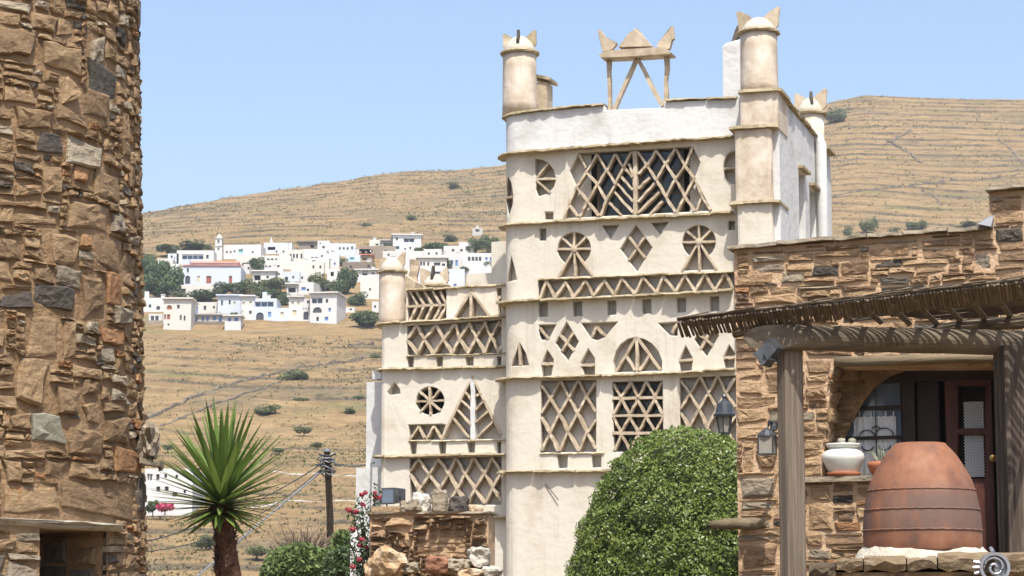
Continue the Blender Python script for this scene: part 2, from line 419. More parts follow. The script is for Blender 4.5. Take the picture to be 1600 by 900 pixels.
def rock(name, m, parent, c, r, rng, sub=2, rough=.25, sc=1.6, flat=False):
    bm = bmesh.new(); bmesh.ops.create_icosphere(bm, subdivisions=sub, radius=1.0)
    off = Vector((rng.uniform(0, 99), rng.uniform(0, 99), rng.uniform(0, 99)))
    for v in bm.verts:
        d = v.co.normalized()
        k = 1 + mn.noise(d * sc + off) * rough * 1.6 + mn.noise(d * sc * 2.7 + off) * rough * .7
        d = Vector((max(-.8, min(.8, d.x)), max(-.8, min(.8, d.y)), max(-.78, min(.78, d.z)))) * 1.15
        v.co = (d.x * k * r[0], d.y * k * r[1], d.z * k * r[2])
    me = bpy.data.meshes.new(name); bm.to_mesh(me); bm.free(); me.materials.append(m)
    return link(name, me, parent, c)
# ------------------------------------------------------------------ the dovecote
m_glass = mat('window_glass', [(.025, .03, .036), (.04, .046, .055)], bump=0, rough=.1, spec=.4)
m_frame = mat('grey_window_wood', [(.08, .066, .054), (.14, .12, .10)], ns=8, bump=.3, bs=30, bdist=.01, stretch=(1, 1, .2))
rng = random.Random(11)
AT = RD(-17.2)
T = Frame(1148, 500, 36.0, AT)
u_left = T.uv(784, 740)[0]
T.O = T.O + T.ux * u_left
dove = thing('dovecote', 'tall cream plastered dovecote patterned with slate latticework and topped by corner turrets', 'dovecote', T.O, AT)
TR = .27; TT = .2
def bend(u, R=TR): return R - sqrt(max(0, R * R - (R - max(u, 0)) ** 2)) if u < R else 0.0
CUTS = [TR * k for k in (.02, .06, .12, .2, .3, .42, .55, .7, .85, 1.0)]
def plate(name, outer, holes, m, thick, parent, R=TR, u0=0.0, y0=0.0, bev=.012):
    bm = sheet(outer, holes, thick, bev, [u0 + c * R / TR for c in CUTS])
    def fn(co):
        k = mn.noise(Vector((co.x * 1.7, co.z * 1.7, y0))) * .012
        return Vector((co.x, y0 + co.y + bend(co.x - u0, R) + k * (co.y < thick * .5), co.z))
    o = bmobj(name, bm, m, parent, fn); return o
def bar(p, q, off=0.0, w=.044, d=None, m=None, name='slate', parent=None, R=TR, u0=0.0, front=-.012):
    a, c = T.uv(*p, off), T.uv(*q, off); d = d if d is not None else TT + .005
    dx, dz = c[0] - a[0], c[1] - a[1]; l = sqrt(dx * dx + dz * dz); nx, nz = -dz / l, dx / l
    b = MB(); rs = []; n = 4
    for k in range(n + 1):
        t = k / n; u = a[0] + dx * t; z = a[1] + dz * t; h = w / 2 * rng.uniform(.66, 1.02); s = rng.uniform(-.12, .12) * w
        y = off + bend(u - u0, R) + front + rng.uniform(-.008, .012)
        rs.append([(u + nx * (s - h), y, z + nz * (s - h)), (u + nx * (s + h), y, z + nz * (s + h)),
                   (u + nx * (s + h), y + d, z + nz * (s + h)), (u + nx * (s - h), y + d, z + nz * (s - h))])
    b.rings(rs)
    return b.build(name, m or m_slate, parent or dove)
def bars(off, segs, **k):
    for s in segs:
        for a, c in zip(s, s[1:]): bar(a, c, off, **k)
def surf(s, R, u0, y0):
    """point and normal on the wall face at arc position s (s >= R is flat)"""
    if s >= R: return (u0 + s, y0), (0, -1)
    L = R * pi / 2
    if s >= R - L:
        ph = (R - s) / R; return (u0 + R - R * sin(ph), y0 + R - R * cos(ph)), (-sin(ph), -cos(ph))
    return (u0, y0 + R + (R - L - s)), (-1, 0)
def ledge(pxs, off=0.0, s0=None, s1=None, R=TR, u0=0.0, prot=.15, th=.042, parent=None, back=.1, lo=.28, hi=.75, m=None):
    pl = T.uvl(pxs, off); pl = [(u - u0, z) for u, z in pl]
    s = R - R * pi / 2 - .25 if s0 is None else s0; end = pl[-1][0] if s1 is None else s1
    while s < end - .05:
        e = min(end, s + rng.uniform(lo, hi)); e = end if end - e < .12 else e
        b = MB(); rs = []; n = max(2, int((e - s) / .07)); zj = rng.uniform(-.008, .008); pj = rng.uniform(.82, 1.15); tj = rng.uniform(.75, 1.25)
        for k in range(n + 1):
            q = s + .004 + (e - s - .008) * k / n
            (u, y), (nu, ny) = surf(q, R, u0, off); z = interp(max(q, 0), pl) + zj + rng.uniform(-.006, .006)
            pp = prot * pj * rng.uniform(.84, 1.12) * (.8 if k in (0, n) else 1); h = th * tj * rng.uniform(.8, 1.15)
            rs.append([(u - nu * back, y - ny * back, z - h / 2), (u + nu * pp, y + ny * pp, z - h / 2 + rng.uniform(0, .012)),
                       (u + nu * (pp - .008), y + ny * (pp - .008), z + h / 2 - rng.uniform(0, .012)), (u - nu * back, y - ny * back, z + h / 2)])
        b.rings(rs); b.build('ledge_slab', m or m_ledge, parent or dove)
        s = e
U = T.uvl
uW = T.uv(1217, 300, -.3)[0]
sq = lambda x0, y0, x1, y1: [(x0, y0), (x1, y0), (x1, y1), (x0, y1)]
circ_tri = lambda c, r, a, b, ex=.0: None
def keyhole(c, r, bl, br):
    # circle joined to a triangle with its apex at the centre and base bl-br
    def cut(p):
        v = (p[0] - c[0], p[1] - c[1]); return math.atan2(-v[1], v[0])
    al, ar = cut(bl), cut(br)
    pts = []
    a = ar; end = al if al > ar else al + 2 * pi
    for i in range(25): pts.append((c[0] + r * cos(a + (end - a) * i / 24), c[1] - r * sin(a + (end - a) * i / 24)))
    return pts + [bl, br]
holes = []
H = lambda pts: holes.append(U(pts))
# storey 1
H([(791, 274), (797, 284), (801, 304), (800, 320), (793, 337), (787, 310), (788, 288)])
H([(836, 248), (846, 249), (857, 255), (865, 266), (868, 280), (865, 292), (856, 302), (841, 307), (837, 296), (839, 280), (836, 270)])
H(sq(851, 331, 864, 343))
H([(904, 239), (1082, 229), (1094, 254), (1085, 278), (1111, 329), (880, 341), (889, 320), (900, 293), (890, 267)])
H(circ((1147, 262), 17, 18, ry=26))
# storey 2
H(sq(843, 357, 853, 376)); H([(940, 352), (967, 351), (954, 373)]); H([(1017, 348), (1045, 346), (1031, 366)])
H([(993, 351), (1019, 387), (995, 425), (969, 389)])
H(keyhole((897, 389), 26, (873, 433), (925, 431))); H(keyhole((1092, 378), 26, (1066, 423), (1120, 421)))
H([(798, 400), (803, 418), (807, 437), (789, 440)])
H([(841, 438), (1150, 425), (1150, 452), (841, 467)]); H(sq(1138, 345, 1148, 359))
# storey 3
for x, y in ((841, 472), (895, 471), (948, 469), (1003, 467), (1057, 465), (1109, 463)): H([(x, y), (x + 14.5, y - .7), (x + 14.5, y + 22.5), (x + 1, y + 23.5)])
H([(842, 508), (869, 507), (857, 530), (846, 531), (843, 524)])
H([(908, 505), (965, 503), (945, 527), (933, 532), (922, 528)])
H([(1028, 505), (1059, 503), (1058, 525), (1046, 524)])
H([(885, 503), (904, 534), (887, 564), (868, 536)]); H([(1103, 497), (1123, 525), (1104, 557), (1085, 531)])
H([(812, 536), (821, 552), (826, 571), (798, 572)])
for p in ([(855, 547), (865, 562), (864, 569), (861, 587), (847, 588), (846, 568)], [(919, 545), (929, 560), (929, 585), (913, 586), (907, 567)],
          [(1071, 540), (1082, 560), (1080, 579), (1063, 580), (1061, 563)], [(1139, 539), (1148, 552), (1147, 575), (1133, 576), (1130, 558)]): H(p)
H([(960, 582), (958, 565), (962, 550), (970, 538), (981, 530), (993, 527), (1006, 530), (1018, 537), (1028, 549), (1034, 564), (1034, 579)])
# storey 4
H([(845, 594), (931, 593.5), (931, 706), (845, 707)]); H([(957, 596.5), (1035, 595), (1036, 705), (959, 706)]); H([(1062, 590), (1150, 586.5), (1150, 703), (1063, 705)])
H([(870, 710), (887, 710), (886, 731), (872, 732)]); H([(924, 710), (939, 710), (939, 730), (925, 731)])
wl = U([(784, 239), (960, 227), (1145, 214), (1216, 209)])
outer = [(.006, 0.0), (uW - .3, 0.0)] + [(min(u, uW - .3), z) for u, z in wl[::-1]]
outer[-1] = (.006, wl[0][1])
m_face = m_cream
plate('front_wall', outer, holes, m_cream, TT, dove)
# core behind the patterned plate
ZT = wl[0][1] - .02
def foot(z, ins=TT, W=uW - .255, D=4.15, R=TR - .02):
    pts = []
    for k in range(9):
        ph = pi / 2 * (1 - k / 8); pts.append((.01 + R - R * sin(ph), ins + R - R * cos(ph), z))
    return pts + [(W, ins, z), (W, D, z), (.01, D, z)]
b = MB(); b.rings([foot(0), foot(ZT)]); b.build('inner_wall', m_niche, dove)
# left flank skin so that the corner is cream plaster
# slates
bars(0, [[(787, 307), (801, 307)], [(838, 279), (857, 255)], [(838, 280), (869, 279)], [(838, 282), (860, 301)], [(1131, 263), (1150, 262)]], w=.04)
L1 = [(881, 341), (889, 319), (901, 292), (916, 269), (933, 241)]
L2 = [(906, 338), (918, 315), (933, 289), (948, 266), (961, 241)]
L3 = [(938, 337), (947, 314), (961, 288), (974, 261), (986, 237)]
R3 = [(996, 237), (1011, 259), (1025, 281), (1040, 307), (1055, 332)]
R2 = [(1025, 235), (1040, 256), (1055, 280), (1070, 307), (1085, 330)]
R1 = [(1056, 232), (1070, 259), (1085, 278), (1097, 307), (1110, 328)]
bars(0, [[(992.5, 236), (993, 335)]], w=.085, d=.13)
bars(0, [L1, L2, L3, R3, R2, R1], d=.13)
bars(0, [[(889, 319), (902, 338)], [(901, 292), (918, 315), (935, 337)], [(916, 269), (933, 288), (947, 314)], [(904, 241), (916, 262)],
         [(933, 241), (948, 266), (961, 288)], [(961, 241), (974, 261)],
         [(1025, 235), (1011, 259)], [(1055, 232), (1040, 256), (1025, 281)], [(1082, 230), (1070, 259), (1055, 280), (1040, 307)],
         [(1085, 278), (1070, 307), (1057, 332)], [(1097, 307), (1088, 329)]], d=.13)
bars(0, [[(982, 256), (989, 273)], [(975, 262), (989, 277)], [(971, 276), (989, 297)], [(965, 287), (989, 315)], [(960, 300), (989, 332)], [(952, 317), (971, 336)],
         [(997, 272), (1010, 258)], [(997, 295), (1015, 277)], [(997, 315), (1023, 286)], [(997, 333), (1030, 300)], [(1016, 335), (1035, 314)]], w=.045, d=.13)
bars(0, [[(983.5, 370), (1008, 403)], [(1006.5, 371), (982, 407)]], w=.045)
for c, r, bl, br in (((897, 389), 26, (873, 433), (925, 431)), ((1092, 378), 26, (1066, 423), (1120, 421))):
    bars(0, [[c, bl], [c, br], [c, ((bl[0] + br[0]) / 2, bl[1] - 1)], [(c[0] - r, c[1] + .6), (c[0] + r, c[1] - .6)], [c, (c[0] - 18, c[1] - 17)], [c, (c[0] + 18, c[1] - 18)], [c, (c[0], c[1] - r)]], w=.042)
    p = T.uv(*c); b = MB(); b.lathe([(.02, -.2), (.05, -.2), (.055, .02), (.02, .03)], 10); o = b.build('boss', m_slate, dove, loc=(p[0], 0, p[1])); o.rotation_euler = (pi / 2, 0, 0)
pk = [(854, 439), (884, 440), (915, 438), (945, 437), (972, 435), (1005, 433), (1036, 431), (1070, 429), (1101, 427), (1133, 426)]
bt = [(844, 466), (867, 465.5), (896, 464.5), (927, 462), (959, 461), (992, 459), (1025, 457), (1055, 455.5), (1086, 455), (1117, 453.5), (1146, 452)]
for i, p in enumerate(pk): bars(0, [[bt[i], p], [p, bt[i + 1]]], w=.05)
bars(0, [[(844, 512), (857, 530)], [(924, 527), (932, 511), (946, 525)], [(1050, 520), (1060, 503)], [(875, 523), (897, 548)], [(896, 520), (878, 549)], [(1091, 521), (1115, 540)], [(1113, 513), (1094, 545)],
         [(812, 538), (813, 571)], [(846, 568.5), (865, 568)], [(908, 570.5), (929, 570)], [(1061, 563), (1083, 562)], [(1131, 559), (1148, 558)],
         [(962, 581), (994, 528)], [(996, 528), (1032, 578)], [(995, 530), (995.5, 580)], [(978, 556), (992, 579)], [(1014, 556), (999, 579)]], w=.05)
ls = [[(846, 602), (860, 622), (874, 646), (887, 675), (904, 705)], [(876, 595), (889, 621), (902, 645), (917, 676), (931, 701)], [(904, 594), (916, 620), (931, 643)], [(846, 652), (859, 677), (872, 705)],
      [(876, 595), (860, 622), (846, 645)], [(904, 594), (889, 621), (874, 646), (859, 677), (846, 704)], [(930, 598), (916, 620), (902, 645), (887, 675), (874, 705)], [(931, 656), (917, 676), (904, 705)]]
bars(0, ls, w=.046)
bars(0, [[(x + 218, y - 7 + (0 if y < 700 else 4)) for x, y in s] for s in ls], w=.046)
for y in (622, 649.5, 677): bars(0, [[(957, y), (1036, y - .5)]], w=.05, d=.12)
bars(0, [[(959, 600), (970, 621), (986, 597), (997, 621), (1010, 596), (1023, 620), (1034, 597)], [(958, 647), (971, 624), (984, 648), (996, 625), (1009, 648), (1023, 624), (1035, 647)],
         [(958, 651), (970, 676), (984, 651), (997, 676), (1010, 651), (1023, 675), (1036, 651)], [(960, 704), (971, 679), (984, 704), (997, 679), (1010, 704), (1023, 679), (1035, 703)]], w=.045, d=.12)
# glazed windows inside the two big openings
def window(px0, py0, px1, py1, nx, nz, off):
    (a, z1), (c, z0) = T.uv(px0, py0, off), T.uv(px1, py1, off)
    b = MB(); t = .045; xs = [a + (c - a) * i / nx for i in range(nx + 1)]; zs = [z0 + (z1 - z0) * i / nz for i in range(nz + 1)]
    for i, x in enumerate(xs):
        w = t * (1.6 if i in (0, nx, nx // 2) else .7); b.box(x - w / 2, off, z0, x + w / 2, off + .03, z1)
    for z in zs: b.box(a, off + .004, z - t / 2, c, off + .026, z + t / 2)
    fr = b.build('window', m_frame, dove)
    for i in range(nx):
        for k in range(nz):
            g = MB(); g.box(xs[i] + .01, 0, zs[k] + .01, xs[i + 1] - .01, .008, zs[k + 1] - .01)
            o = g.build('pane', m_glass, fr); o.location = o.location - fr.location + Vector((0, off + .012, 0)); o.rotation_euler = (rng.uniform(-.02, .02), 0, rng.uniform(-.02, .02))
b = MB(); (a, z1), (c, z0) = T.uv(924, 231, .19), T.uv(1078, 340, .19); b.box(a, .185, z0, c, .199, z1); b.build('window_backing', m_black, dove)  # black sheet painting the darkness of the room behind the panes
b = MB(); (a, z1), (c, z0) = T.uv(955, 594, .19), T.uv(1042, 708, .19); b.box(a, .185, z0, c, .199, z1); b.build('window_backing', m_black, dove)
window(936, 240, 1066, 334, 4, 3, .135); window(966, 600, 1032, 704, 2, 4, .135)
# ledges
ledge([(784, 241), (960, 229), (1146, 215)], prot=.16)
ledge([(784, 351), (850, 348), (960, 343), (1146, 333)], prot=.14)
ledge([(841, 437), (1146, 424)], s0=T.uv(841, 437)[0], prot=.05, th=.03)
ledge([(784, 473), (841, 470), (1000, 463), (1146, 454)], prot=.16)
ledge([(784, 592), (960, 587), (1150, 578)], prot=.16)
ledge([(784, 737), (920, 736), (1150, 729)], prot=.15)
ledge([(845, 709), (945, 708)], s0=T.uv(843, 709)[0], prot=.03, th=.025)
for seg in ([(940, 351), (967, 350)], [(1017, 347), (1045, 345)], [(846, 567.5), (866, 567)]): pass
# white parapet with a notch under the crown
tp = U([(784, 182), (843, 174), (944, 165), (946, 172), (1036, 168), (1038, 159), (1150, 154), (1216, 150)])
outp = [(.006, wl[0][1] + .01)] + [(min(u, uW - .28), z + .012) for u, z in wl[1:]] + [(min(u, uW - .28), z) for u, z in tp[::-1]]
outp[-1] = (.006, tp[0][1])
plate('parapet', outp, [], m_white, .26, dove)
ledge([(784, 180), (843, 172), (944, 163)], s1=T.uv(944, 163)[0], prot=.07, back=.26)
ledge([(1040, 158), (1090, 155), (1152, 152)], s0=T.uv(1040, 158)[0], prot=.07, back=.26)
zr = tp[0][1]
b = MB(); b.box(.006, TR, ZT, .24, 4.1, zr - .02); b.build('parapet', m_white, dove)
b = MB(); b.box(.24, 3.9, ZT, uW - .3, 4.1, zr - .02); b.build('parapet', m_white, dove)
# wires and crack marks on the plain wall
b = MB(); b.tube([(*([T.uv(853, 756)[0]]), -.02, T.uv(853, 756)[1]), (T.uv(874, 781)[0], -.05, T.uv(874, 781)[1])], .008, 5); b.build('wire', m_frame, dove)

# turrets
def horn(parent, p, az, tilt, h, w, m=None, t=.045):
    """pointed slate fin standing in a cap: p base centre, az plan direction it leans to"""
    b = MB(); d = Vector((cos(az), sin(az), 0)); n = Vector((-sin(az), cos(az), 0)); up = (Vector((0, 0, 1)) * cos(tilt) + d * sin(tilt))
    si = up.cross(n)
    h *= .76; w *= .82; p = Vector(p); pts = [(-w * .5, 0), (w * .5, -.03), (w * .46, h * .45), (w * .28, h * .97), (w * .12, h), (-w * .2, h * .6), (-w * .5, h * .3)]
    f = [p + si * a + up * c for a, c in pts]
    b.rings([[tuple(q - n * t / 2) for q in f], [tuple(q + n * t / 2) for q in f]])
    o = b.build('horn', m or m_ledge, parent); o.location = o.location - parent.location; return o
def disc_ledge(parent, c, r, z, th=.05, n=22):
    b = MB(); b.lathe([(.01, z - th / 2), (r * .97, z - th / 2), (r, z), (r * .97, z + th / 2), (.01, z + th / 2)], n, c, .035, rng)
    o = b.build('cap_ledge', m_ledge, parent); o.location = o.location - parent.location; return o
def turret(off, pl, pr, pyb, pyl, pydome, horns, parent=None, rw=None, over=.05):
    cx = (pl + pr) / 2; u0, zb = T.uv(cx, pyb, off); zl = T.uv(cx, pyl, off)[1]; zd = T.uv(cx, pydome, off)[1]
    r = (T.uv(pr, pyl, off)[0] - T.uv(pl, pyl, off)[0]) / 2 * cos(RD(12))
    b = MB(); k = zl - zb
    b.lathe([(r * 1.03, zb - .1), (r * 1.01, zb + k * .1), (r, zb + k * .4), (r * .985, zb + k * .75), (r * .99, zl)], 28, (u0, off), .008, rng)
    t = b.build('turret', m_turret, parent or dove, smooth=True)
    disc_ledge(t, (u0, off), r + over, zl)
    b = MB(); h = zd - zl
    b.lathe([(r * .98, zl), (r * .93, zl + h * .25), (r * .75, zl + h * .55), (r * .5, zl + h * .8), (r * .25, zl + h * .95), (.02, zl + h)], 24, (u0, off), .012, rng)
    o = b.build('dome', m_dome, t, smooth=True); o.location = o.location - t.location
    for (az, hh, w, tilt, m) in horns:
        horn(t, (u0 + cos(az) * r * .55, off + sin(az) * r * .55, zl + h * .5), az, tilt, hh, w, m)
    return t
turret(.36, 786, 838, 172, 84, 56, [(RD(180), .30, .28, .75, None), (RD(5), .34, .26, .62, None), (RD(-80), .28, .24, .3, m_dark)])
b = MB(); q = T.uv(849, 165, .75); q2 = T.uv(849, 120, .75); b.box(q[0] - .12, .65, q[1] - .2, q[0] + .09, 1.0, q2[1] - .12); b.build('slate_box', m_slate, dove)
b = MB(); b.rings([[(q[0] - .2, .6, q2[1]), (q[0] + .16, .6, q2[1] - .1), (q[0] + .16, 1.1, q2[1] - .1), (q[0] - .2, 1.1, q2[1])], [(q[0] - .2, .6, q2[1] + .05), (q[0] + .16, .6, q2[1] - .05), (q[0] + .16, 1.1, q2[1] - .05), (q[0] - .2, 1.1, q2[1] + .05)]]); b.build('slate_lid', m_ledge, dove)
# crown over the notch
cr = MB(); y0, y1 = -.05, .18
def prism(pts, y0, y1, off=0.0, jit=.0):
    q = T.uvl(pts, off); b = MB(); b.rings([[(u, y0 + rng.uniform(-jit, jit), z) for u, z in q], [(u, y1, z) for u, z in q]]); return b
crown = prism([(938, 88), (950, 81), (1040, 75), (1051, 84), (1050, 86), (990, 90), (941, 92)], -.1, .24).build('crown_slab', m_slate, dove)
for pts, (a, c) in (([(934, 46), (940, 48), (945, 57), (963, 66), (962, 70), (955, 77), (941, 80), (936, 60)], (.0, .1)), ([(1051, 40), (1046, 44), (1026, 70), (1030, 76), (1046, 76), (1050, 62), (1053, 60)], (.0, .1)),
                    ([(967, 74), (984, 52), (991, 48), (995, 44), (999, 48), (1006, 57), (1020, 73)], (-.04, .14))):
    o = prism(pts, a, c, 0.0, .01).build('crown_fin', m_slate, crown); o.location = o.location - crown.location
for p, q in (((949, 92), (951, 170)), ((992, 91), (957, 172)), ((994, 91), (1034, 164)), ((1040, 87), (1038, 162))): bar(p, q, 0, w=.075, d=.1, front=.06, name='crown_leg')
# corner pier on the right, standing proud of the face
PJ = .34
def pier(pxl, pxr, pyt, pyb, m, name, back=.5):
    (a, z1), (c, z0) = T.uv(pxl, pyt, -PJ), T.uv(pxr, pyb, -PJ); r = .05
    b = MB()
    def ring(z, s=1.0):
        j = lambda: rng.uniform(-.006, .006)
        return [(a + r, -PJ, z), (c - r, -PJ + j(), z), (c - r * .3, -PJ + r * .3, z), (c + j(), -PJ + r, z), (c, back, z), (a, back, z), (a + j(), -PJ + r, z), (a + r * .3, -PJ + r * .3, z)]
    n = max(2, int((z1 - z0) / .25)); b.rings([ring(z0 + (z1 - z0) * k / n) for k in range(n + 1)]); return b.build(name, m, dove)
pier(1151, 1209, 320, 480, m_cream, 'corner_pier'); pier(1147, 1206.5, 204, 316, m_turret, 'corner_pier'); pier(1155, 1216, 146, 199, m_turret, 'corner_pier')
def slabring(pxl, pxr, py, ov=.07, th=.05):
    (a, z), (c, _) = T.uv(pxl, py, -PJ), T.uv(pxr, py, -PJ)
    x = a
    while x < c - .02:
        e = min(c, x + rng.uniform(.22, .4)); e = c if c - e < .1 else e
        b = MB(); n = 4; rs = []; h = th * rng.uniform(.8, 1.2)
        for k in range(n + 1):
            q = x + (e - x) * k / n; pp = PJ + ov * rng.uniform(.75, 1.2); rnd = min(1, (q - a) / .1 + .35, (c - q) / .1 + .35); pp -= (1 - rnd) * .09
            rs.append([(q, -pp, z - h / 2), (q, -pp + .01, z + h / 2), (q, .45, z + h / 2), (q, .45, z - h / 2)])
        b.rings(rs); b.build('ledge_slab', m_ledge, dove); x = e
slabring(1139, 1218, 318); slabring(1139, 1215.5, 201); slabring(1153, 1221, 144)
turret(-.02, 1157.5, 1216, 142, 52, 27, [(RD(172), .42, .34, .8, m_slate), (RD(-2), .42, .34, .75, m_slate)])
# white pillar behind the right turret
(a, z0), (c, z1) = T.uv(1134, 152, .9), T.uv(1160, 70, .9)
b = MB(); b.rings([[(a, .7, z0 - .4), (c, .7, z0 - .4), (c, 1.1, z0 - .4), (a, 1.1, z0 - .4)], [(a, .7, z1 - .06), (c, .7, z1), (c, 1.1, z1), (a, 1.1, z1 - .06)], [(a + .06, .74, z1 + .01), (c, .72, z1 + .05), (c, 1.08, z1 + .05), (a + .06, 1.06, z1 + .01)]]); b.build('roof_pillar', m_white, dove)
bar((1143, 70), (1158, 36), .9, w=.09, d=.2, m=m_dark, name='slate_fin')
# side wall seen at a slant
FS = Frame(1148, 500, 36, AT + pi / 2); FS.O = T.O + T.ux * uW
def sv(px, py): return FS.uv(px, py)
ys, zs = sv(1222, 154); ye, ze = sv(1276, 218)
print('side wall', ys, zs, ye, ze)
sh = []
for (x0, x1, yt, yb) in ((1247.5, 1257, 264, 372), (1264.5, 1274, 291, 376)):
    a, z1 = sv(x0, yt); c, _ = sv(x1, yt); _, z0 = sv(x0, yb); sh.append([(a, z0), (c, z0), (c, z1), (a, z1)])
YB = 4.3
bm = sheet([(-PJ + .15, 0), (YB, 0), (YB, min(zs, ze)), (ye, ze), (-PJ + .15, zs)], sh, .25, .01)
bmobj('side_wall', bm, m_white, dove, lambda co: Vector((uW - co.y + mn.noise(Vector((co.x, co.z, 3))) * .01, co.x, co.z)))
for hh in sh:
    b = MB(); z = hh[2][1] + .03; b.box(uW - .1, hh[0][0] - .05, z - .02, uW + .1, hh[1][0] + .06, z + .025); b.build('window_hood', m_ledge, dove)
    b = MB(); z = hh[0][1] - .03; b.box(uW - .1, hh[0][0] - .04, z - .02, uW + .07, hh[1][0] + .04, z + .02); b.build('window_sill', m_ledge, dove)
y = -PJ + .5
while y < 3.6:
    e = y + rng.uniform(.22, .45); z = zs + (ze - zs) * (y - ys) / (ye - ys) + rng.uniform(-.01, .02)
    b = MB(); b.rings([[(uW - .3, y, z), (uW + .07 * rng.uniform(.5, 1.3), y, z + rng.uniform(-.01, .01)), (uW + .07 * rng.uniform(.5, 1.3), e - .01, z), (uW - .3, e - .01, z)],
                       [(uW - .3, y, z + .05), (uW + .06, y, z + .045), (uW + .05, e - .01, z + .05), (uW - .3, e - .01, z + .05)]]); b.build('coping_slab', m_ledge, dove); y = e
# white rain pipe hump on the side wall and the rear turret
yb, zb = sv(1273, 215)
b = MB(); b.tube([(uW - .1, yb, zb + .05), (uW + .04, yb, zb + .02), (uW + .1, yb, zb - .12), (uW + .1, yb, 3.0)], [.07, .095, .1, .1], 10); b.build('rain_pipe', m_white, dove, smooth=True)
by = 3.95
c1, c2 = T.uv(1247, 185, by)[0], T.uv(1293, 185, by)[0]
turret(by, 1248, 1292, 400, 178, 152, [(RD(175), .34, .34, .7, m_slate), (RD(-5), .42, .34, .7, m_slate), (RD(-70), .3, .2, .1, m_dark)])
b = MB(); a, z = T.uv(1283, 250, by); b.box(T.uv(1287, 300, by)[0], by - .1, 0, T.uv(1294.5, 300, by)[0], by + .3, T.uv(1290, 238, by)[1]); b.build('rear_buttress', m_white, dove)
b = MB(); a, z = T.uv(1288, 236, by - .3); b.box(a - .1, by - .5, z, a + .12, by + .2, z + .05); b.build('ledge_slab', m_ledge, dove)
# block behind the left flank
for (x0, x1, yt, yb, off, m) in ((768, 800, 378, 428, 2.2, m_cream), (729, 800, 428, 470, 1.9, m_cream)):
    (a, z1), (c, z0) = T.uv(x0, yt, off), T.uv(x1, yb, off); b = MB(); b.box(a, off, 0, max(c, .05), off + 1.6, z1); b.build('rear_wall', m, dove)
ledge([(765, 377), (790, 376)], 2.2, s0=T.uv(765, 377, 2.2)[0], s1=.1, R=0.001, prot=.1); ledge([(726, 428), (790, 425)], 1.9, s0=T.uv(726, 428, 1.9)[0], s1=.1, R=.001, prot=.12)

# ------------------------------------------------------------------ left wing of the dovecote
OF = .5; WR = .1
ul = T.uv(593, 640, OF)[0]; ur = .02
HW = []
V = lambda pts: [T.uv(a, c, OF) for a, c in pts]
Hh = lambda pts: HW.append(V(pts))
Hh([(700, 499), (735, 456), (766, 496)][::1]) if False else None
Hh([(636, 509), (783, 499), (783, 553), (636, 555)])
for x0, x1 in ((636, 646.5), (681, 692), (727, 740), (776, 783)): Hh([(x0, 557), (x1, 556.5), (x1 - 1, 574), (x0 + 1.5, 575)])
Hh(circ((672, 626.5), 22, 22)); Hh([(616, 597), (624, 608), (625, 615), (608, 617.5), (605, 613)])
Hh([(738, 588), (783, 676), (783, 685.5), (691, 687.5)])
Hh([(638, 664), (690, 662.5), (696, 664), (688, 687), (640, 689)])
for x0, x1 in ((640, 651), (685, 697), (730, 742), (776, 783)): Hh([(x0, 690.5), (x1, 689.5), (x1 - 1, 709), (x0 + 1.5, 710)])
Hh([(640, 716), (783, 713), (783, 789), (641, 787)])
Hh(circ((784, 626), 6, 12, ry=14)[3:10] + [(783.5, 640)]) if False else None
zA = T.uv(636, 505, OF)[1]
outer = [(ul, 0), (ur, 0), (ur, T.uv(783, 495, OF)[1]), (T.uv(640, 503, OF)[0], zA), (ul, zA)]
plate('wing_wall', outer, HW, m_cream, TT, dove, WR, ul, OF)
b = MB(); b.box(ul + .02, OF + TT, 0, ur, 4.0, zA - .02); b.build('inner_wall', m_niche, dove)
b = MB(); b.box(ul, OF + .1, 0, ul + .18, 4.0, zA); b.build('wing_wall', m_cream, dove)
# upper panels
(a, z0), (c, z1) = T.uv(634, 505, OF), T.uv(697, 453, OF); zz = z1
top = V([(634, 453), (783, 444)])
pan = [(a, z0), (ur, T.uv(783, 495, OF)[1]), (ur, top[1][1]), (a, top[0][1])]
ph = [V([(637, 503), (697, 499.5), (697, 451.5), (637, 456)]), V([(709, 498), (766, 495), (736, 454)]), V([(776, 450), (783, 449.5), (783, 494), (779, 494)])]
plate('wing_wall', pan, ph, m_pale, TT, dove, .001, a, OF)
b = MB(); b.box(a, OF + TT, z0, ur, OF + .5, top[0][1]); b.build('inner_wall', m_niche, dove)
kw = dict(R=WR, u0=ul)
bars(OF, [[(637, 478.5), (697, 476)]], w=.05, **kw)
for x in (640, 650, 663, 676, 688): bars(OF, [[(x, 455), (x + 12 if x < 688 else 697, 476)]], w=.04, **kw)
for x in (652, 663, 676, 689): bars(OF, [[(x, 478), (x - 12, 502)]], w=.045, **kw)
bars(OF, [[(697, 478), (685, 500)], [(736, 456), (736, 496)], [(709, 499), (736, 455)], [(736, 455), (767, 496)], [(777, 470), (783, 462)]], w=.05, **kw)
lat = [[(636, 531), (652, 553)], [(651, 509), (663, 530), (677, 553)], [(681, 508), (693, 530), (706, 553)], [(712, 506), (718, 529), (731, 552)], [(732, 505), (744, 527), (757, 551)], [(757, 503), (767, 526), (780, 550)], [(779, 502), (783, 510)],
       [(651, 509), (638, 528)], [(681, 508), (663, 530), (652, 553)], [(710, 507), (693, 530), (677, 553)], [(735, 505), (718, 529), (706, 553)], [(760, 503), (744, 527), (731, 552)], [(781, 502), (767, 526), (757, 551)], [(783, 540), (780, 550)]]
bars(OF, lat, w=.052, **kw)
for k in range(8):
    a_ = k * pi / 4 + .05; bar((672, 626.5), (672 + 22 * cos(a_), 626.5 - 22 * sin(a_)), OF, w=.04, d=.09, **kw)
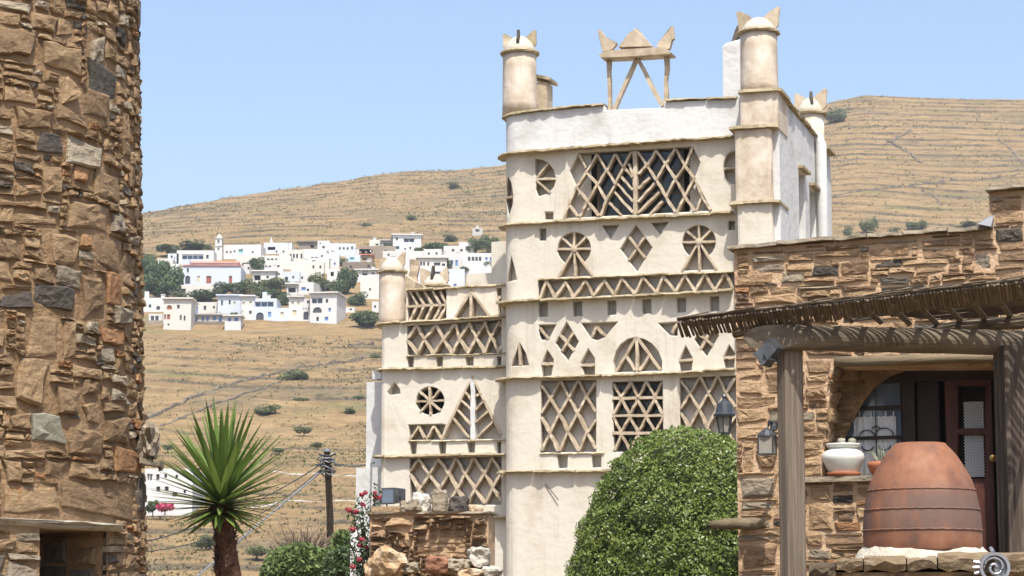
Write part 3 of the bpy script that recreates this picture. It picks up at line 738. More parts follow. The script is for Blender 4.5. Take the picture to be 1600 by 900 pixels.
b = MB(); p0 = T.uv(672, 626.5, OF); b.lathe([(.26, OF + .185), (.26, OF + .199)], 20); o = b.build('window_backing', m_black, dove, center=False, loc=(0, 0, 0))
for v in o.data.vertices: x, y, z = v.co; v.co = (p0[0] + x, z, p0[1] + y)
bars(OF, [[(738, 589), (739, 686)]], w=.085, m=m_white, **kw)
bars(OF, [[(707, 652), (733, 684)], [(712, 638), (736, 664)], [(720, 625), (736, 640)], [(727, 613), (736, 624)], [(746, 682), (773, 656)], [(743, 660), (764, 641)], [(743, 640), (757, 625)], [(743, 620), (752, 612)],
          [(640, 688), (654, 666), (663, 684)], [(666, 686), (678, 666), (689, 684)]], w=.04, **kw)
bars(OF, [[(689, 687), (738, 588)]], w=.045, **kw); bars(OF, [[(738, 588), (783, 678)]], w=.045, **kw)
lat = [[(641, 741), (655, 765), (667, 786)], [(654, 717), (671, 742), (687, 764), (699, 787)], [(685, 716), (701, 740), (714, 764), (728, 787)], [(712, 715), (727, 740), (742, 764), (757, 787)], [(740, 715), (757, 739), (770, 762), (783, 783)], [(768, 714), (783, 737)],
       [(655, 717), (641, 735)], [(685, 716), (671, 742), (655, 765), (643, 786)], [(712, 715), (701, 740), (687, 764), (670, 786)], [(740, 715), (727, 740), (714, 764), (700, 787)], [(770, 714), (757, 739), (742, 764), (730, 787)], [(783, 738), (770, 762), (758, 787)]]
bars(OF, lat, w=.05, **kw)
ledge([(592, 507), (636, 503), (783, 494)], OF, s0=-.28, s1=ur - ul, R=WR, u0=ul, prot=.12)
ledge([(634, 453), (783, 445)], OF, s0=T.uv(634, 453, OF)[0] - ul, s1=ur - ul, R=WR, u0=ul, prot=.06, th=.04)
ledge([(636, 556), (783, 552)], OF, s0=T.uv(635, 556, OF)[0] - ul, s1=ur - ul, R=WR, u0=ul, prot=.04, th=.026)
ledge([(592, 577), (783, 573)], OF, s0=-.28, s1=ur - ul, R=WR, u0=ul, prot=.11)
ledge([(638, 689), (783, 687)], OF, s0=T.uv(638, 689, OF)[0] - ul, s1=ur - ul, R=WR, u0=ul, prot=.035, th=.026)
ledge([(592, 713.5), (783, 710)], OF, s0=-.3, s1=ur - ul, R=WR, u0=ul, prot=.13)
ledge([(640, 811), (783, 808)], OF, s0=T.uv(640, 811, OF)[0] - ul, s1=ur - ul, R=WR, u0=ul, prot=.12)
turret(OF + .24, 592.5, 632, 504, 425, 402, [(RD(178), .2, .26, .9, m_slate), (RD(0), .3, .2, .6, m_slate)], over=.04)
# second turret and slate fins behind
turret(2.6, 660, 700, 480, 448, 428, [(RD(178), .34, .34, .8, m_slate), (RD(0), .3, .26, .6, m_slate), (RD(-90), .32, .18, .05, m_dark)])
b = MB(); (a, z1), (c, z0) = T.uv(628, 432, 1.2), T.uv(650, 470, 1.2); b.rings([[(a, 1.1, z0), (c, 1.1, z0), (c, 1.5, z0), (a, 1.5, z0)], [(a, 1.1, z1 + .06), (c + .02, 1.1, z1 - .12), (c + .02, 1.5, z1 - .12), (a, 1.5, z1 + .06)]]); b.build('slate_box', m_slate, dove)
bar((628, 432), (656, 448), 1.2, w=.05, d=.5, m=m_ledge, name='slate_lid'); bar((640, 402), (636, 438), 1.3, w=.16, d=.06, name='slate_fin')
# stepped annexes at far left
for (x0, x1, yt, off, nm) in ((573, 600, 597, 1.3, 'annex_wall'), (556.5, 600, 731, 1.1, 'annex_wall')):
    (a, z1), (c, _) = T.uv(x0, yt, off), T.uv(x1, yt, off); b = MB(); b.box(a, off, 0, c, off + 2.5, z1); b.build(nm, m_white, dove)
ledge([(566, 597), (600, 594)], 1.3, s0=T.uv(566, 597, 1.3)[0], s1=ul + .02, R=.001, prot=.1); ledge([(549, 729), (600, 726)], 1.1, s0=T.uv(549, 729, 1.1)[0], s1=ul + .02, R=.001, prot=.14)
b = MB(); q = T.uv(576, 592, 1.3); b.box(q[0] + .05, 1.35, q[1], q[0] + .2, 1.6, q[1] + .15); b.build('annex_wall', m_white, dove)
# ------------------------------------------------------------------ foliage helpers
m_trunk = mat('bark', [(.06, .045, .03), (.14, .105, .075)], ns=8, bump=.6, bs=20)
m_tree = mat('tree_leaves', [(.05, .08, .034), (.085, .125, .05), (.13, .175, .075)], rnd='island', ns=1.2, nmix=.5, bump=0, rough=.6, spec=.3, trans=.15)
m_olive = mat('scrub_leaves', [(.09, .12, .055), (.15, .175, .085), (.22, .23, .12)], rnd='island', ns=1.2, nmix=.5, bump=0, rough=.7, spec=.2, trans=.15)
m_plum = mat('dark_plum_leaves', [(.04, .028, .026), (.075, .05, .042), (.11, .08, .06)], rnd='island', ns=1.2, nmix=.5, bump=0, rough=.7, trans=.1)
def leaf_cloud(pts, size, seed, up=.35, norm=None):
    """one small folded leaf quad at each point; numpy"""
    r = np.random.RandomState(seed); n = len(pts); p = np.asarray(pts, float)
    d = r.normal(size=(n, 3)); d[:, 2] += up
    if norm is not None: d = d * .75 + norm * 1.0
    d /= np.linalg.norm(d, axis=1)[:, None]
    a = r.normal(size=(n, 3)); a -= (a * d).sum(1)[:, None] * d; a /= np.linalg.norm(a, axis=1)[:, None]
    c = np.cross(d, a); s = size * r.uniform(.6, 1.35, n)[:, None]
    v = np.stack([p - a * s, p + c * s * .48 + d * s * .1, p + a * s, p - c * s * .48 + d * s * .1], 1).reshape(-1, 3)
    f = np.arange(n * 4).reshape(n, 4)
    return v, f
def leaf_mesh(name, v, f, m):
    me = bpy.data.meshes.new(name); me.vertices.add(len(v)); me.vertices.foreach_set('co', v.astype(np.float32).ravel())
    me.loops.add(f.size); me.loops.foreach_set('vertex_index', f.ravel().astype(np.int32))
    me.polygons.add(len(f)); me.polygons.foreach_set('loop_start', np.arange(0, f.size, f.shape[1], dtype=np.int32)); me.update(calc_edges=True)
    me.materials.append(m); return me
def crown_pts(r, n, nb, fl=1.0):
    """points in a lumpy crown of unit radius, base at z=0"""
    out = []
    bl = [(np.array([r.uniform(-.6, .6), r.uniform(-.6, .6), r.uniform(.35, 1.15)]), r.uniform(.36, .56)) for _ in range(nb)]
    for k in range(n):
        c, rad = bl[r.randint(nb)]; d = r.normal(size=3); d /= np.linalg.norm(d)
        q = c + d * rad * r.uniform(.55, 1.05) ** .5 * [1, 1, .85]
        if q[2] < -.1: q[2] = r.uniform(-.1, .2)
        out.append(q)
    return np.array(out)
CROWNS = {}
for mi, (nm, m) in enumerate((('tree', m_tree), ('olive', m_olive), ('plum', m_plum))):
    for k in range(3):
        r = np.random.RandomState(40 + 7 * mi + k); v, f = leaf_cloud(crown_pts(r, 2200, 12), .095, 5 + k)
        CROWNS[nm, k] = leaf_mesh('crown', v, f, m)
tb = MB(); tb.tube([(0, 0, -.9), (.03, .02, .2), (0, .04, .6), (.05, 0, .95)], [.10, .075, .055, .03], 7); TRUNK = tb.mesh('trunk', m_trunk)
trng = random.Random(5)
def tree(px, pyc, rx, ry, label, kind='tree', cat='tree', name='tree', group='trees among the village houses', Y=None):
    Y = Y or hit(px, pyc + ry); s = ppm(Y); p = P(px, pyc + ry, Y); k = trng.randrange(3)
    p.z = min(p.z, ground(p.x, p.y) + .3) if cat != 'tree' else p.z
    t = thing(name, label, cat, p, trng.uniform(0, 6), group)
    q = 1.12 if cat == 'tree' else 1.25; c = link('crown', CROWNS[kind, k], t); c.scale = (rx / s * .95 * q, rx / s * .95 * q, 2 * ry / s / 1.6 * q); c.location.z = (-.12 if cat == 'tree' else -.22) * ry / s
    o = link('trunk', TRUNK, t); o.scale = (max(.8, rx / s * .7),) * 2 + (2 * ry / s / 2.2,)
    return t
# ------------------------------------------------------------------ village houses
m_hw = mat('house_whitewash', [(.50, .497, .48), (.59, .586, .575)], rnd='object', ns=.25, nmix=.4, bump=.1, bs=2, rough=.95)
m_hb = mat('house_blue_white', [(.465, .51, .58), (.52, .565, .62)], rnd='object', ns=.25, nmix=.4, bump=.1, bs=2, rough=.95)
m_hc = mat('house_cream', [(.53, .505, .455), (.60, .58, .535)], rnd='object', ns=.25, nmix=.4, bump=.1, bs=2, rough=.95)
m_hs = mat('house_stone', [(.16, .13, .10), (.24, .20, .155), (.30, .26, .21)], rnd='object', ns=.9, nmix=.3, bump=.6, bs=2, bdist=.2, rough=.95)
m_hg = mat('house_grey_render', [(.36, .345, .32), (.44, .42, .39)], rnd='object', ns=.4, nmix=.3, bump=.2, bs=2, rough=.95)
m_pane = mat('dark_pane', [(.04, .045, .055), (.075, .08, .09)], rnd='object', bump=0, rough=.25)
m_blue = mat('blue_shutter', [(.10, .19, .42), (.16, .27, .5)], rnd='object', bump=0, rough=.6)
m_pblue = mat('pale_blue_wall', [(.30, .42, .58), (.36, .47, .62)], bump=0, rough=.8)
m_yel = mat('pale_yellow_shutter', [(.46, .44, .28), (.52, .50, .34)], bump=0, rough=.7)
m_red = mat('brown_red_door', [(.22, .075, .05), (.28, .10, .065)], bump=0, rough=.6)
m_tile = mat('red_roof_tile', [(.42, .14, .09), (.55, .22, .15)], ns=2, bump=.5, bs=3, bdist=.1)
m_teal = mat('teal_shutter', [(.08, .32, .36), (.12, .4, .44)], bump=0, rough=.6)
m_brn = mat('brown_render', [(.36, .27, .19), (.42, .32, .23)], bump=.1, bs=2)
KM = {'d': m_pane, 'b': m_blue, 'y': m_yel, 'r': m_red, 't': m_teal, 'P': m_pblue, 'D': m_pane, 'A': m_pane, 'B': m_brn, 'a': m_red}  # D porch backs take the dark pane colour, painting the porch shade
hrng = random.Random(3)
def house(label, x0, x1, yt, yb, m, wins, ang=0.0, depth=8, name='village_house', cat='house', group='houses of the hillside village', Y=None, stone_base=0, roof=None, chim=None):
    cx = (x0 + x1) / 2; Y = Y or hit(cx, yb); s = ppm(Y); p = P(cx, yb, Y); an = RD(ang)
    t = thing(name, label, cat, p, an, group)
    w = (x1 - x0) / s / cos(an) - (depth * abs(sin(an)) * .0); h = (yb - yt) / s; ft = -5
    hol = []; pn = []
    X = lambda px: (px - cx) / s / cos(an); Z = lambda py: (yb - py) / s
    for (px, py, pw, phh, k) in wins:
        a, c, z0, z1 = X(px - pw / 2), X(px + pw / 2), Z(py + phh / 2), Z(py - phh / 2)
        a = max(a, -w / 2 + .15); c = min(c, w / 2 - .15); z1 = min(z1, h - .25)
        if k in 'Aa':
            r = (c - a) / 2; hol.append([(a, z0), (c, z0), (c, z1 - r * .9)] + [((a + c) / 2 + r * cos(q * pi / 8), z1 - r * .9 + r * .9 * sin(q * pi / 8)) for q in range(1, 8)] + [(a, z1 - r * .9)])
        else: hol.append([(a, z0), (c, z0), (c, z1), (a, z1)])
        pn.append((a, c, z0, z1, k))
    bm = sheet([(-w / 2, ft), (w / 2, ft), (w / 2, h), (-w / 2, h)], hol, .3)
    bmobj('front_wall', bm, m, t)
    b = MB(); y0 = .3; W2 = w / 2; e = .002
    b.box(-W2, y0 + e, ft, -W2 + .3, depth, h); b.box(W2 - .3, y0 + e, ft, W2, depth, h); b.box(-W2 + .3, depth - .3, ft, W2 - .3, depth, h); b.box(-W2 + .3, y0 + e, h - .65, W2 - .3, depth - .3, h - .35)
    b.build('body', m, t)
    for (a, c, z0, z1, k) in pn:
        dp = 1.6 if k in 'PD' else .16; g = 1.5 if k in 'PD' else .12
        g1 = min(g, W2 - .35 - max(abs(a), abs(c))); b = MB(); b.box(a - max(.05, g1), dp, z0 - .1, c + max(.05, g1), dp + .1, z1 + (.1 if k not in 'PD' else .3))
        if k in 'PD': b.box(a - .2, .31, z0 - .25, c + .2, dp, z0 - .1)
        o = b.build('door' if k in 'rD' and z1 - z0 > 1.7 else 'window', KM[k], t)
        if k in 'P':
            r = MB(); n = max(2, int((c - a) / 1.2))
            for i in range(n + 1): q = a + .05 + (c - a - .1) * i / n; r.box(q - .04, .1, z0, q + .04, .2, z0 + .9)
            r.box(a, .08, z0 + .9, c, .22, z0 + 1.0); r.build('railing', m, t)
    if stone_base:
        b = MB(); b.box(-W2 - .25, -.35, ft, W2 + .25, depth, stone_base); b.build('plinth', m_hs, t)
    if roof == 'tile':
        b = MB(); b.rings([[(-W2 - .3, -.4, h + .05), (W2 + .3, -.4, h + .05), (W2 + .3, depth + .4, h + .05), (-W2 - .3, depth + .4, h + .05)], [(-W2 - .3, -.4, h + .25), (W2 + .3, -.4, h + .25), (W2 + .3, depth + .4, h + 1.2), (-W2 - .3, depth + .4, h + 1.2)]]); b.build('roof', m_tile, t)
    elif roof == 'slab':
        b = MB(); b.box(-W2 - .35, -.5, h + .01, W2 + .35, depth + .3, h + .26); b.build('roof', m, t)
    if chim:
        b = MB(); q = X(chim); b.box(q - .4, 2, h, q + .4, 2.8, h + 1.5); b.build('chimney', m, t)
    return t
def wrow(y, w, h, k, *xs): return [(x, y, w, h, k) for x in xs]
house('white flat house half hidden by the rough stone tower, small arched window', 213, 257, 465, 489, m_hw, [(234, 478, 4, 5, 'd'), (247, 481, 6, 6, 'A')], chim=226, depth=7)
house('low white row house with two mullioned windows under the half hidden flat house', 232, 254, 490, 506, m_hw, [(238, 497, 5, 7, 'd'), (245, 497, 5, 7, 'd'), (236, 509, 5, 5, 'b')], stone_base=.6, depth=4)
house('cream corner house with pink arched window and two dark red shutters', 255, 298, 467, 513, m_hc, [(264, 480, 8, 7, 'a'), (278, 479, 4, 6, 'd'), (256.5, 495, 5, 8, 'r'), (263, 495, 5, 8, 'r'), (254.5, 507, 2, 3, 'd'), (263, 507, 3, 3, 'd'), (282, 496, 3, 8, 'd'), (288, 497, 3, 8, 'd')], roof='slab')
house('cream upper storey house with bright blue balcony door above the long grey ground floor', 298, 341, 472, 491, m_hc, [(305, 484, 9, 11, 'b'), (320, 481, 4, 7, 'd'), (334, 480, 3, 4, 'd')])
house('long grey rendered ground floor with a row of five blue doors and windows', 297, 352, 492, 506, m_hg, [(306, 500, 5, 9, 'b'), (317, 498, 4, 7, 'b'), (324, 498, 4, 7, 'b'), (335, 497, 5, 7, 'b'), (344, 499, 5, 10, 'b')], roof='slab', stone_base=.4, depth=4)
house('small white cube house with two blue windows at the terrace edge', 351, 376, 494, 512, m_hw, [(358.5, 499, 5, 6, 'b'), (369, 499, 6, 6, 'b')], roof='slab', depth=4)
house('tall plain pale blue house with three narrow windows, middle of the lower row', 340, 376, 462, 494, m_hb, [(346.5, 473, 3, 8, 'd'), (358.5, 472, 3, 7, 'd'), (366, 474, 4, 6, 'y')], roof='slab')
house('white two storey house with yellow shutters and one open black window', 376.5, 396, 463, 500, m_hw, [(380, 474, 4, 5, 'y'), (391, 473, 4, 5, 'y'), (391, 488, 4, 5, 'd'), (378, 489, 3, 8, 'y')], roof='slab')
house('white house with wide pale blue loggia over a dark arch', 396, 432, 466, 500, m_hb, [(412, 475, 31, 8, 'P'), (406, 494, 12, 12, 'A'), (421, 491, 5, 8, 'b')], chim=411)
house('low white house with single yellow door between the loggia and a taller block', 432, 451, 481, 500, m_hb, [(440.5, 491, 5, 7, 'y')])
house('white block with three pale yellow windows beside the dark archway', 451, 472, 464, 500, m_hw, [(457, 474, 4, 6, 'y'), (466, 474, 4, 6, 'y'), (460, 489, 6, 9, 'y')], roof='slab')
house('narrow white house over a tall dark archway', 472, 485, 467, 500, m_hw, [(481, 471, 4, 6, 'd'), (474.5, 482, 1.5, 3, 'd'), (478, 482, 1.5, 3, 'd'), (481.5, 482, 1.5, 3, 'd'), (478, 493, 8, 13, 'A')])
house('white end house with balcony above a brown band and wide arch', 484, 526, 458, 502, m_hw, [(495, 469, 18, 9, 'P'), (495.5, 484, 14, 9, 'A'), (510.5, 470, 4, 6, 'd'), (515, 484, 4, 6, 'b'), (510, 498, 6, 6, 'b'), (496, 498, 4, 7, 'A')], roof='slab', ang=-8)
house('small white cube house with one blue window and a dark porch above the lower row', 464, 490, 441, 458, m_hw, [(474, 451, 7, 5, 'b'), (481, 453, 4, 4, 'd')], ang=-14)
house('open dark porch shelter with white roof beside the small cube house', 448, 464, 444, 458, m_hw, [(456, 452, 12, 10, 'D')], roof='slab', depth=5)
# church
ch = house('long pale blue church with two red roof strips and a brown door', 285, 376, 415, 445, m_hb, [(293, 437, 8, 13, 'A'), (293, 422, 3, 7, 'd'), (310, 436, 4, 10, 'y'), (326, 437, 8, 12, 'r'), (360, 437, 5, 12, 'r')], name='church', cat='church', group=None, depth=9)
s = ppm(hit(330, 445)); w = 91 / s
b = MB(); b.box(-w / 2 + .2, 3, 0, w / 2 - 1, 8.8, 38 / s); b.build('nave', m_hb, ch)
b = MB(); b.rings([[(-w / 2 + .1, 2.6, 37.5 / s), (w / 2 - .8, 2.6, 37.5 / s), (w / 2 - .8, 9, 37.5 / s), (-w / 2 + .1, 9, 37.5 / s)], [(-w / 2 + .3, 5.6, 43.5 / s), (w / 2 - 1, 5.6, 43.5 / s), (w / 2 - 1, 6, 43.5 / s), (-w / 2 + .3, 6, 43.5 / s)]]); b.build('roof', m_tile, ch)
b = MB(); b.box(-w / 2 + .1, -.25, 30 / s, w / 2, .5, 31.6 / s); b.build('eaves', m_tile, ch)
b = MB(); b.box(-w / 2 - .1, -.15, 30 / s, -w / 2 + 1.4, 2, 40 / s); b.build('gable', m_hb, ch)
house('white terrace block below the church front', 275, 346, 445, 461, m_hc, [(284, 455, 12, 8, 'd')], depth=5)
# bell tower
Y = hit(341, 402); p = P(341, 402, Y); s = ppm(Y)
bt_ = thing('bell_tower', 'slender white church bell tower with a domed open belfry', 'bell tower', p)
hw = 5.6 / s
for z0, z1, k in ((-6, 18, 1), (18.6, 30, .9)):
    bm = sheet([(-hw * k, z0 / s), (hw * k, z0 / s), (hw * k, z1 / s), (-hw * k, z1 / s)], [[(-hw * .3, (z1 - 9) / s), (hw * .3, (z1 - 9) / s), (hw * .3, (z1 - 3.5) / s), (0, (z1 - 2) / s), (-hw * .3, (z1 - 3.5) / s)]], .3); bmobj('belfry_wall', bm, m_hw, bt_)
    b = MB(); b.box(-hw * k, .31, z0 / s, hw * k, 2.4, z1 / s); b.build('shaft', m_hg if k < 1 else m_hw, bt_)
b = MB(); b.box(-hw * 1.15, -.2, 18 / s, hw * 1.15, 2.6, 18.6 / s); b.box(-hw * 1.1, -.2, 30 / s, hw * 1.1, 2.6, 30.7 / s); b.build('cornice', m_hc, bt_)
b = MB(); b.lathe([(hw * .85, 30.7 / s), (hw * .8, 33 / s), (hw * .5, 36 / s), (hw * .1, 38 / s)], 12, (0, 1.2)); b.build('dome', m_hc, bt_, smooth=True)
# upper village
house('white house with a dark blue portico left of the bell tower', 276, 334, 391, 407, m_hw, [(301, 401, 34, 8, 'P'), (324, 401, 4, 6, 'd')])
house('small white outbuilding at the left edge of the upper village', 246, 270, 404, 415, m_hw, [(254, 410, 3, 4, 'd')], depth=5)
house('little white hut just above the small outbuilding on the left', 262, 279, 396, 407, m_hb, [(268, 401, 3, 4, 'd')], depth=4)
house('wide white house with four small windows right of the bell tower', 349, 408, 382, 400, m_hw, [(354, 393.5, 3, 3, 'd'), (360, 393.5, 3, 3, 'd'), (366, 392.5, 3, 3, 'd'), (376, 392, 7, 5, 't'), (395, 394, 3, 3, 'd')], ang=-4)
house('cream house front below the wide white house, no windows in view', 369, 412, 399, 414, m_hc, [(390, 408, 3, 3, 'd')], depth=5)
cp = house('pale blue chapel with a small white cone spire on its roof', 412, 456, 379, 394, m_hb, [(432, 393, 3, 3, 'd'), (424, 388, 12, 5, 'D')], name='chapel', cat='chapel', group=None)
s = ppm(hit(434, 394)); b = MB(); b.lathe([(2.6 / s, 14 / s), (2.4 / s, 17 / s), (1.3 / s, 22 / s), (.3 / s, 26 / s)], 12, (-12 / s, 2)); b.build('spire', m_hw, cp)
house('cream house with three dark narrow doorways and a bare facade behind the white church', 448, 474, 390, 407, m_hc, [(454, 400, 3, 7, 'd'), (459, 400, 3, 7, 'd'), (464, 400, 3, 7, 'd'), (471, 400, 3, 8, 'd')])
house('white house with two small square windows right of the three doorways', 473, 510, 389, 406, m_hw, [(488, 403, 4, 3, 'd'), (494, 403, 4, 3, 'd'), (503, 400, 3, 3, 'd')])
house('broad pale house with rows of tiny windows above the tall dark tree', 413, 454, 399, 419, m_hc, [(419, 405, 4, 3, 'd'), (425, 405, 4, 3, 'd'), (431, 405, 3, 3, 'd'), (422, 416, 3, 3, 'd'), (429, 416, 3, 3, 'd'), (435, 416, 3, 4, 'd')])
house('plain cream house with two dark windows beside a green vine trellis', 454, 506, 408, 428, m_hc, [(489.5, 417, 3, 5, 'd'), (500.5, 417, 3, 5, 'd'), ])
house('white porch house with a shaded front in the centre of the village', 395, 430, 424, 440, m_hw, [(391 + 10, 434, 12, 8, 'D'), (418, 433, 4, 4, 'd')], roof='slab', depth=5)
house('long low white wall house below the tall dark cypress like tree', 413, 442, 418, 432, m_hw, [(436, 428, 3, 4, 'd')], depth=5)
house('white cottage with two dark shutters left of the green hedge', 442, 468, 424, 442, m_hb, [(447.5, 435, 5, 5, 'd'), (458, 433, 3, 4, 'd')], depth=6)
house('little grey topped white house at the upper skyline of the village', 496, 515, 376, 391, m_hw, [(505.5, 386, 4, 4, 'd'), (500, 380, 2, 3, 'd')], depth=6)
house('grey stone shed with flat slab roof between the skyline houses', 466, 497, 378, 389, m_hs, [(488, 385, 6, 4, 'D')], roof='slab', depth=6)
house('pale blue house with four dark windows in a row near the skyline', 514, 556, 380, 397, m_hb, [(519, 392, 2, 3, 'd'), (531, 388, 3, 4, 'd'), (537, 388, 3, 4, 'd'), (543, 388, 3, 4, 'd'), (550, 387, 3, 5, 'd')], ang=5)
house('tall white stacked house with dark windows on two floors left of the blue house', 482, 514, 403, 424, m_hc, [(490, 404 + 13, 3, 5, 'd'), (500, 417, 3, 5, 'd'), (490, 408, 6, 3, 'd')])
house('white house with a dark window strip and green creeper, centre right', 506, 530, 396, 416, m_hw, [(516, 406, 5, 3, 'd'), (524, 407, 4, 3, 'd')])
house('ruined brown stone house without a roof', 561, 617, 384, 399, m_hs, [(580, 392, 4, 3, 'd'), (602, 392, 3, 4, 'd')], depth=6)
house('white annex with turquoise window beside the red roofed shed', 540, 563, 398, 409, m_hb, [(550, 404, 7, 4, 't')], depth=5)
house('brown shed with red tiled roof and open front', 562, 581, 399, 408, m_brn, [(571, 404, 10, 5, 'D')], roof='tile', depth=5)
house('weathered brown stone barn right of the centre', 535, 584, 409, 423, m_hs, [(576, 416, 4, 5, 'd'), (548, 417, 3, 4, 'd')])
house('white house with a deep dark doorway left of the big dark tree', 511, 531, 420, 436, m_hw, [(519, 428, 5, 7, 'D')], depth=5)
house('white low house with dark shuttered windows left of the small corner turret', 556, 594, 422, 436, m_hw, [(570, 427, 8, 6, 'D'), (583, 427, 4, 3, 'd')], roof='slab', depth=5)
house('plain cream garden wall house under the white low house', 563, 596, 437, 464, m_hc, [(578, 452, 3, 4, 'd')], depth=5)
house('large white house on the skyline with a shaded roof balcony', 614, 658, 367, 398, m_hw, [(620, 373, 3, 5, 'd'), (639, 375, 17, 6, 'P'), (641, 387.5, 3, 4, 'd'), (633, 389, 3, 3, 'd'), (621, 387, 6, 5, 'd')], roof='slab', ang=4)
house('white lower terrace of the large skyline house', 598, 662, 392, 404, m_hw, [(607, 398, 3, 4, 'd')], depth=5)
house('cream cottage on the skyline left of the dark shed', 577, 596, 375, 387, m_hc, [(589, 382, 5, 3, 'd')], depth=5)
house('dark roofed shed next to the large skyline house', 596, 614, 376, 388, m_hg, [(605, 382, 12, 5, 'D')], roof='slab', depth=5)
house('yellowish house with five framed windows right of the corner turret', 652, 698, 403, 420, m_hc, [(658, 412, 3, 6, 'd'), (662.5, 412, 3, 6, 'd'), (669, 412.5, 3, 6, 'd'), (683, 412.5, 10, 5, 'd'), (693, 413.5, 5, 4, 'd')], roof='slab')
house('long white blue house with a dark window strip behind the wing roof', 640, 726, 420, 450, m_hb, [(661, 426, 3, 5, 'd'), (690, 426, 24, 4, 'd'), (645, 424, 4, 5, 'd'), (691, 444, 6, 6, 'b'), (711, 446, 5, 5, 'b')])
house('white house with two blue doors beside a dark bush', 690, 726, 398, 418, m_hw, [(706, 410, 4, 7, 'b'), (713.5, 411, 4, 9, 'b'), (696, 409, 4, 5, 'd')])
house('broad white house with a row of four arched windows by the tall tower', 724, 776, 395, 426, m_hw, [(733, 404, 4, 7, 'A'), (739, 404, 4, 7, 'A'), (744.5, 404, 4, 7, 'A'), (750, 404, 4, 7, 'A'), (760, 404, 4, 5, 'b'), (767, 404, 4, 5, 'b')])
house('white tower like house with one grey window above the four arches', 717, 740, 378, 395, m_hw, [(731, 388, 7, 7, 'd'), (721, 391, 4, 4, 'd')], depth=5)
house('small white house with low wall left of the tower like house', 693, 717, 384, 396, m_hw, [(708, 391, 4, 4, 'd')], depth=5)
house('lone grey white house highest on the slope among trees', 738, 754, 356, 369, m_hg, [(746, 360, 6, 4, 'd')], depth=6)
house('tiny white hut at the foot of the village by a round dark tree', 581, 594, 471, 486, m_hw, [(586, 479, 3, 4, 'd')], depth=4)
house('low white wall with parked pale shed right of the end house', 534, 554, 480, 486, m_hw, [(548, 483, 4, 3, 'd')], depth=3, name='shed', cat='shed')
house('lone white two storey house low on the slope behind the spiky palm', 226, 300, 733, 786, m_hw, [(232, 746, 12, 10, 'P'), (246, 746, 5, 9, 'd'), (258, 744, 4, 7, 'd'), (275, 746, 4, 7, 'd'), (247, 764, 6, 7, 'd'), (260, 764, 6, 7, 'd'), (273, 773, 8, 6, 'd'), (288, 768, 4, 6, 'd')], depth=9, Y=hit(263, 786) - 5, name='white_house', group=None)
m_boug = mat('magenta_blossom', [(.42, .05, .12), (.58, .10, .2), (.70, .22, .3)], rnd='island', ns=2, nmix=.7, bump=0, rough=.6, trans=.2)
def blob(name, label, cat, px, py, rx, ry, Y, m, n, leaf, seed=1, group=None):
    s = ppm(Y); p = P(px, py + ry + 4, Y); t = thing(name, label, cat, p, 0, group); r = np.random.RandomState(seed)
    q = crown_pts(r, n, 7) * [rx / s, rx / s, ry * 2 / s / 1.6]; v, f = leaf_cloud(q, leaf, seed)
    fo_ = link('foliage', leaf_mesh('foliage', v, f, m), t); fo_.location.z = -ry / s * 1.0
    b = MB(); b.tube([(0, 0, -.9), (.02, 0, ry / s * .1)], [.06 * rx / s + .02, .02], 6); b.build('stem', m_trunk, t); return t
blob('flowering_bush', 'magenta flowering bush at the wall of the lone white house', 'bush', 258, 776, 15, 9, hit(263, 786) - 8, m_boug, 700, .16)
blob('hedge_bush', 'dark green bush left of the magenta flowering bush', 'bush', 239, 776, 11, 10, hit(263, 786) - 8, m_tree, 700, .18, 2)
for i, (x0, x1, yt, yb, m, wn, lb) in enumerate(((380, 414, 412, 426, m_hw, [(388, 419, 3, 4, 'd'), (402, 419, 3, 4, 'd')], 'white cottage squeezed between the church and the pale house with tiny windows'), (508, 530, 406, 420, m_hw, [(514, 412, 3, 4, 'd'), (523, 412, 3, 4, 'b')], 'white cube under the house with the creeper'), (596, 640, 404, 420, m_hw, [(606, 412, 3, 4, 'd'), (616, 412, 3, 4, 'd'), (629, 411, 4, 5, 'b')], 'white house just below the terrace of the large skyline house'), (590, 640, 421, 436, m_hc, [(632, 428, 4, 4, 'd')], 'cream house right behind the corner turret cap'), (436, 450, 388, 398, m_hw, [(443, 393, 3, 3, 'd')], 'white cube tucked below the chapel'), (466, 484, 428, 440, m_hw, [(472, 434, 3, 4, 'd')], 'white cube above the olive tree mass'), (556, 580, 389, 399, m_hw, [(563, 394, 3, 3, 'd'), (572, 394, 3, 3, 'd')], 'white house in front of the ruined stone house'), (662, 690, 389, 402, m_hw, [(670, 396, 3, 4, 'd'), (682, 396, 3, 4, 'd')], 'white house below the wide dark tree'), (250, 280, 412, 424, m_hw, [(262, 418, 3, 4, 'd')], 'white hut among the trees left of the church'))):
    house(lb, x0, x1, yt, yb, m, wn, depth=5, ang=(-6, 4, 0, 5, -3, 6, 0, -4, 3)[i])
arng = random.Random(2)
m_wire = mat('aerial_metal', [(.10, .10, .10), (.16, .16, .16)], bump=0)
for h in [o for o in COL.objects if o.get('category') == 'house' and o.name.startswith('village')][::2]:
    fw = [c for c in h.children if c.name.startswith('front_wall')][0]; zs_v = max(v.co.z for v in fw.data.vertices); xs_v = max(v.co.x for v in fw.data.vertices); x = arng.uniform(-.8, .8) * xs_v
    if arng.random() < .55: b = MB(); b.tube([(x, 3, zs_v - .5), (x, 3, zs_v + 2.2)], .035, 4); b.box(x - .6, 2.98, zs_v + 1.9, x + .6, 3.02, zs_v + 1.95); b.box(x - .4, 2.98, zs_v + 1.6, x + .4, 3.02, zs_v + 1.65); b.build('aerial', m_wire, h)
    else: b = MB(); b.box(x - .35, 2.2, zs_v - .4, x + .35, 2.9, zs_v + .9); b.box(x - .45, 2.1, zs_v + .901, x + .45, 3.0, zs_v + 1.0); b.build('chimney', m_hw, h)
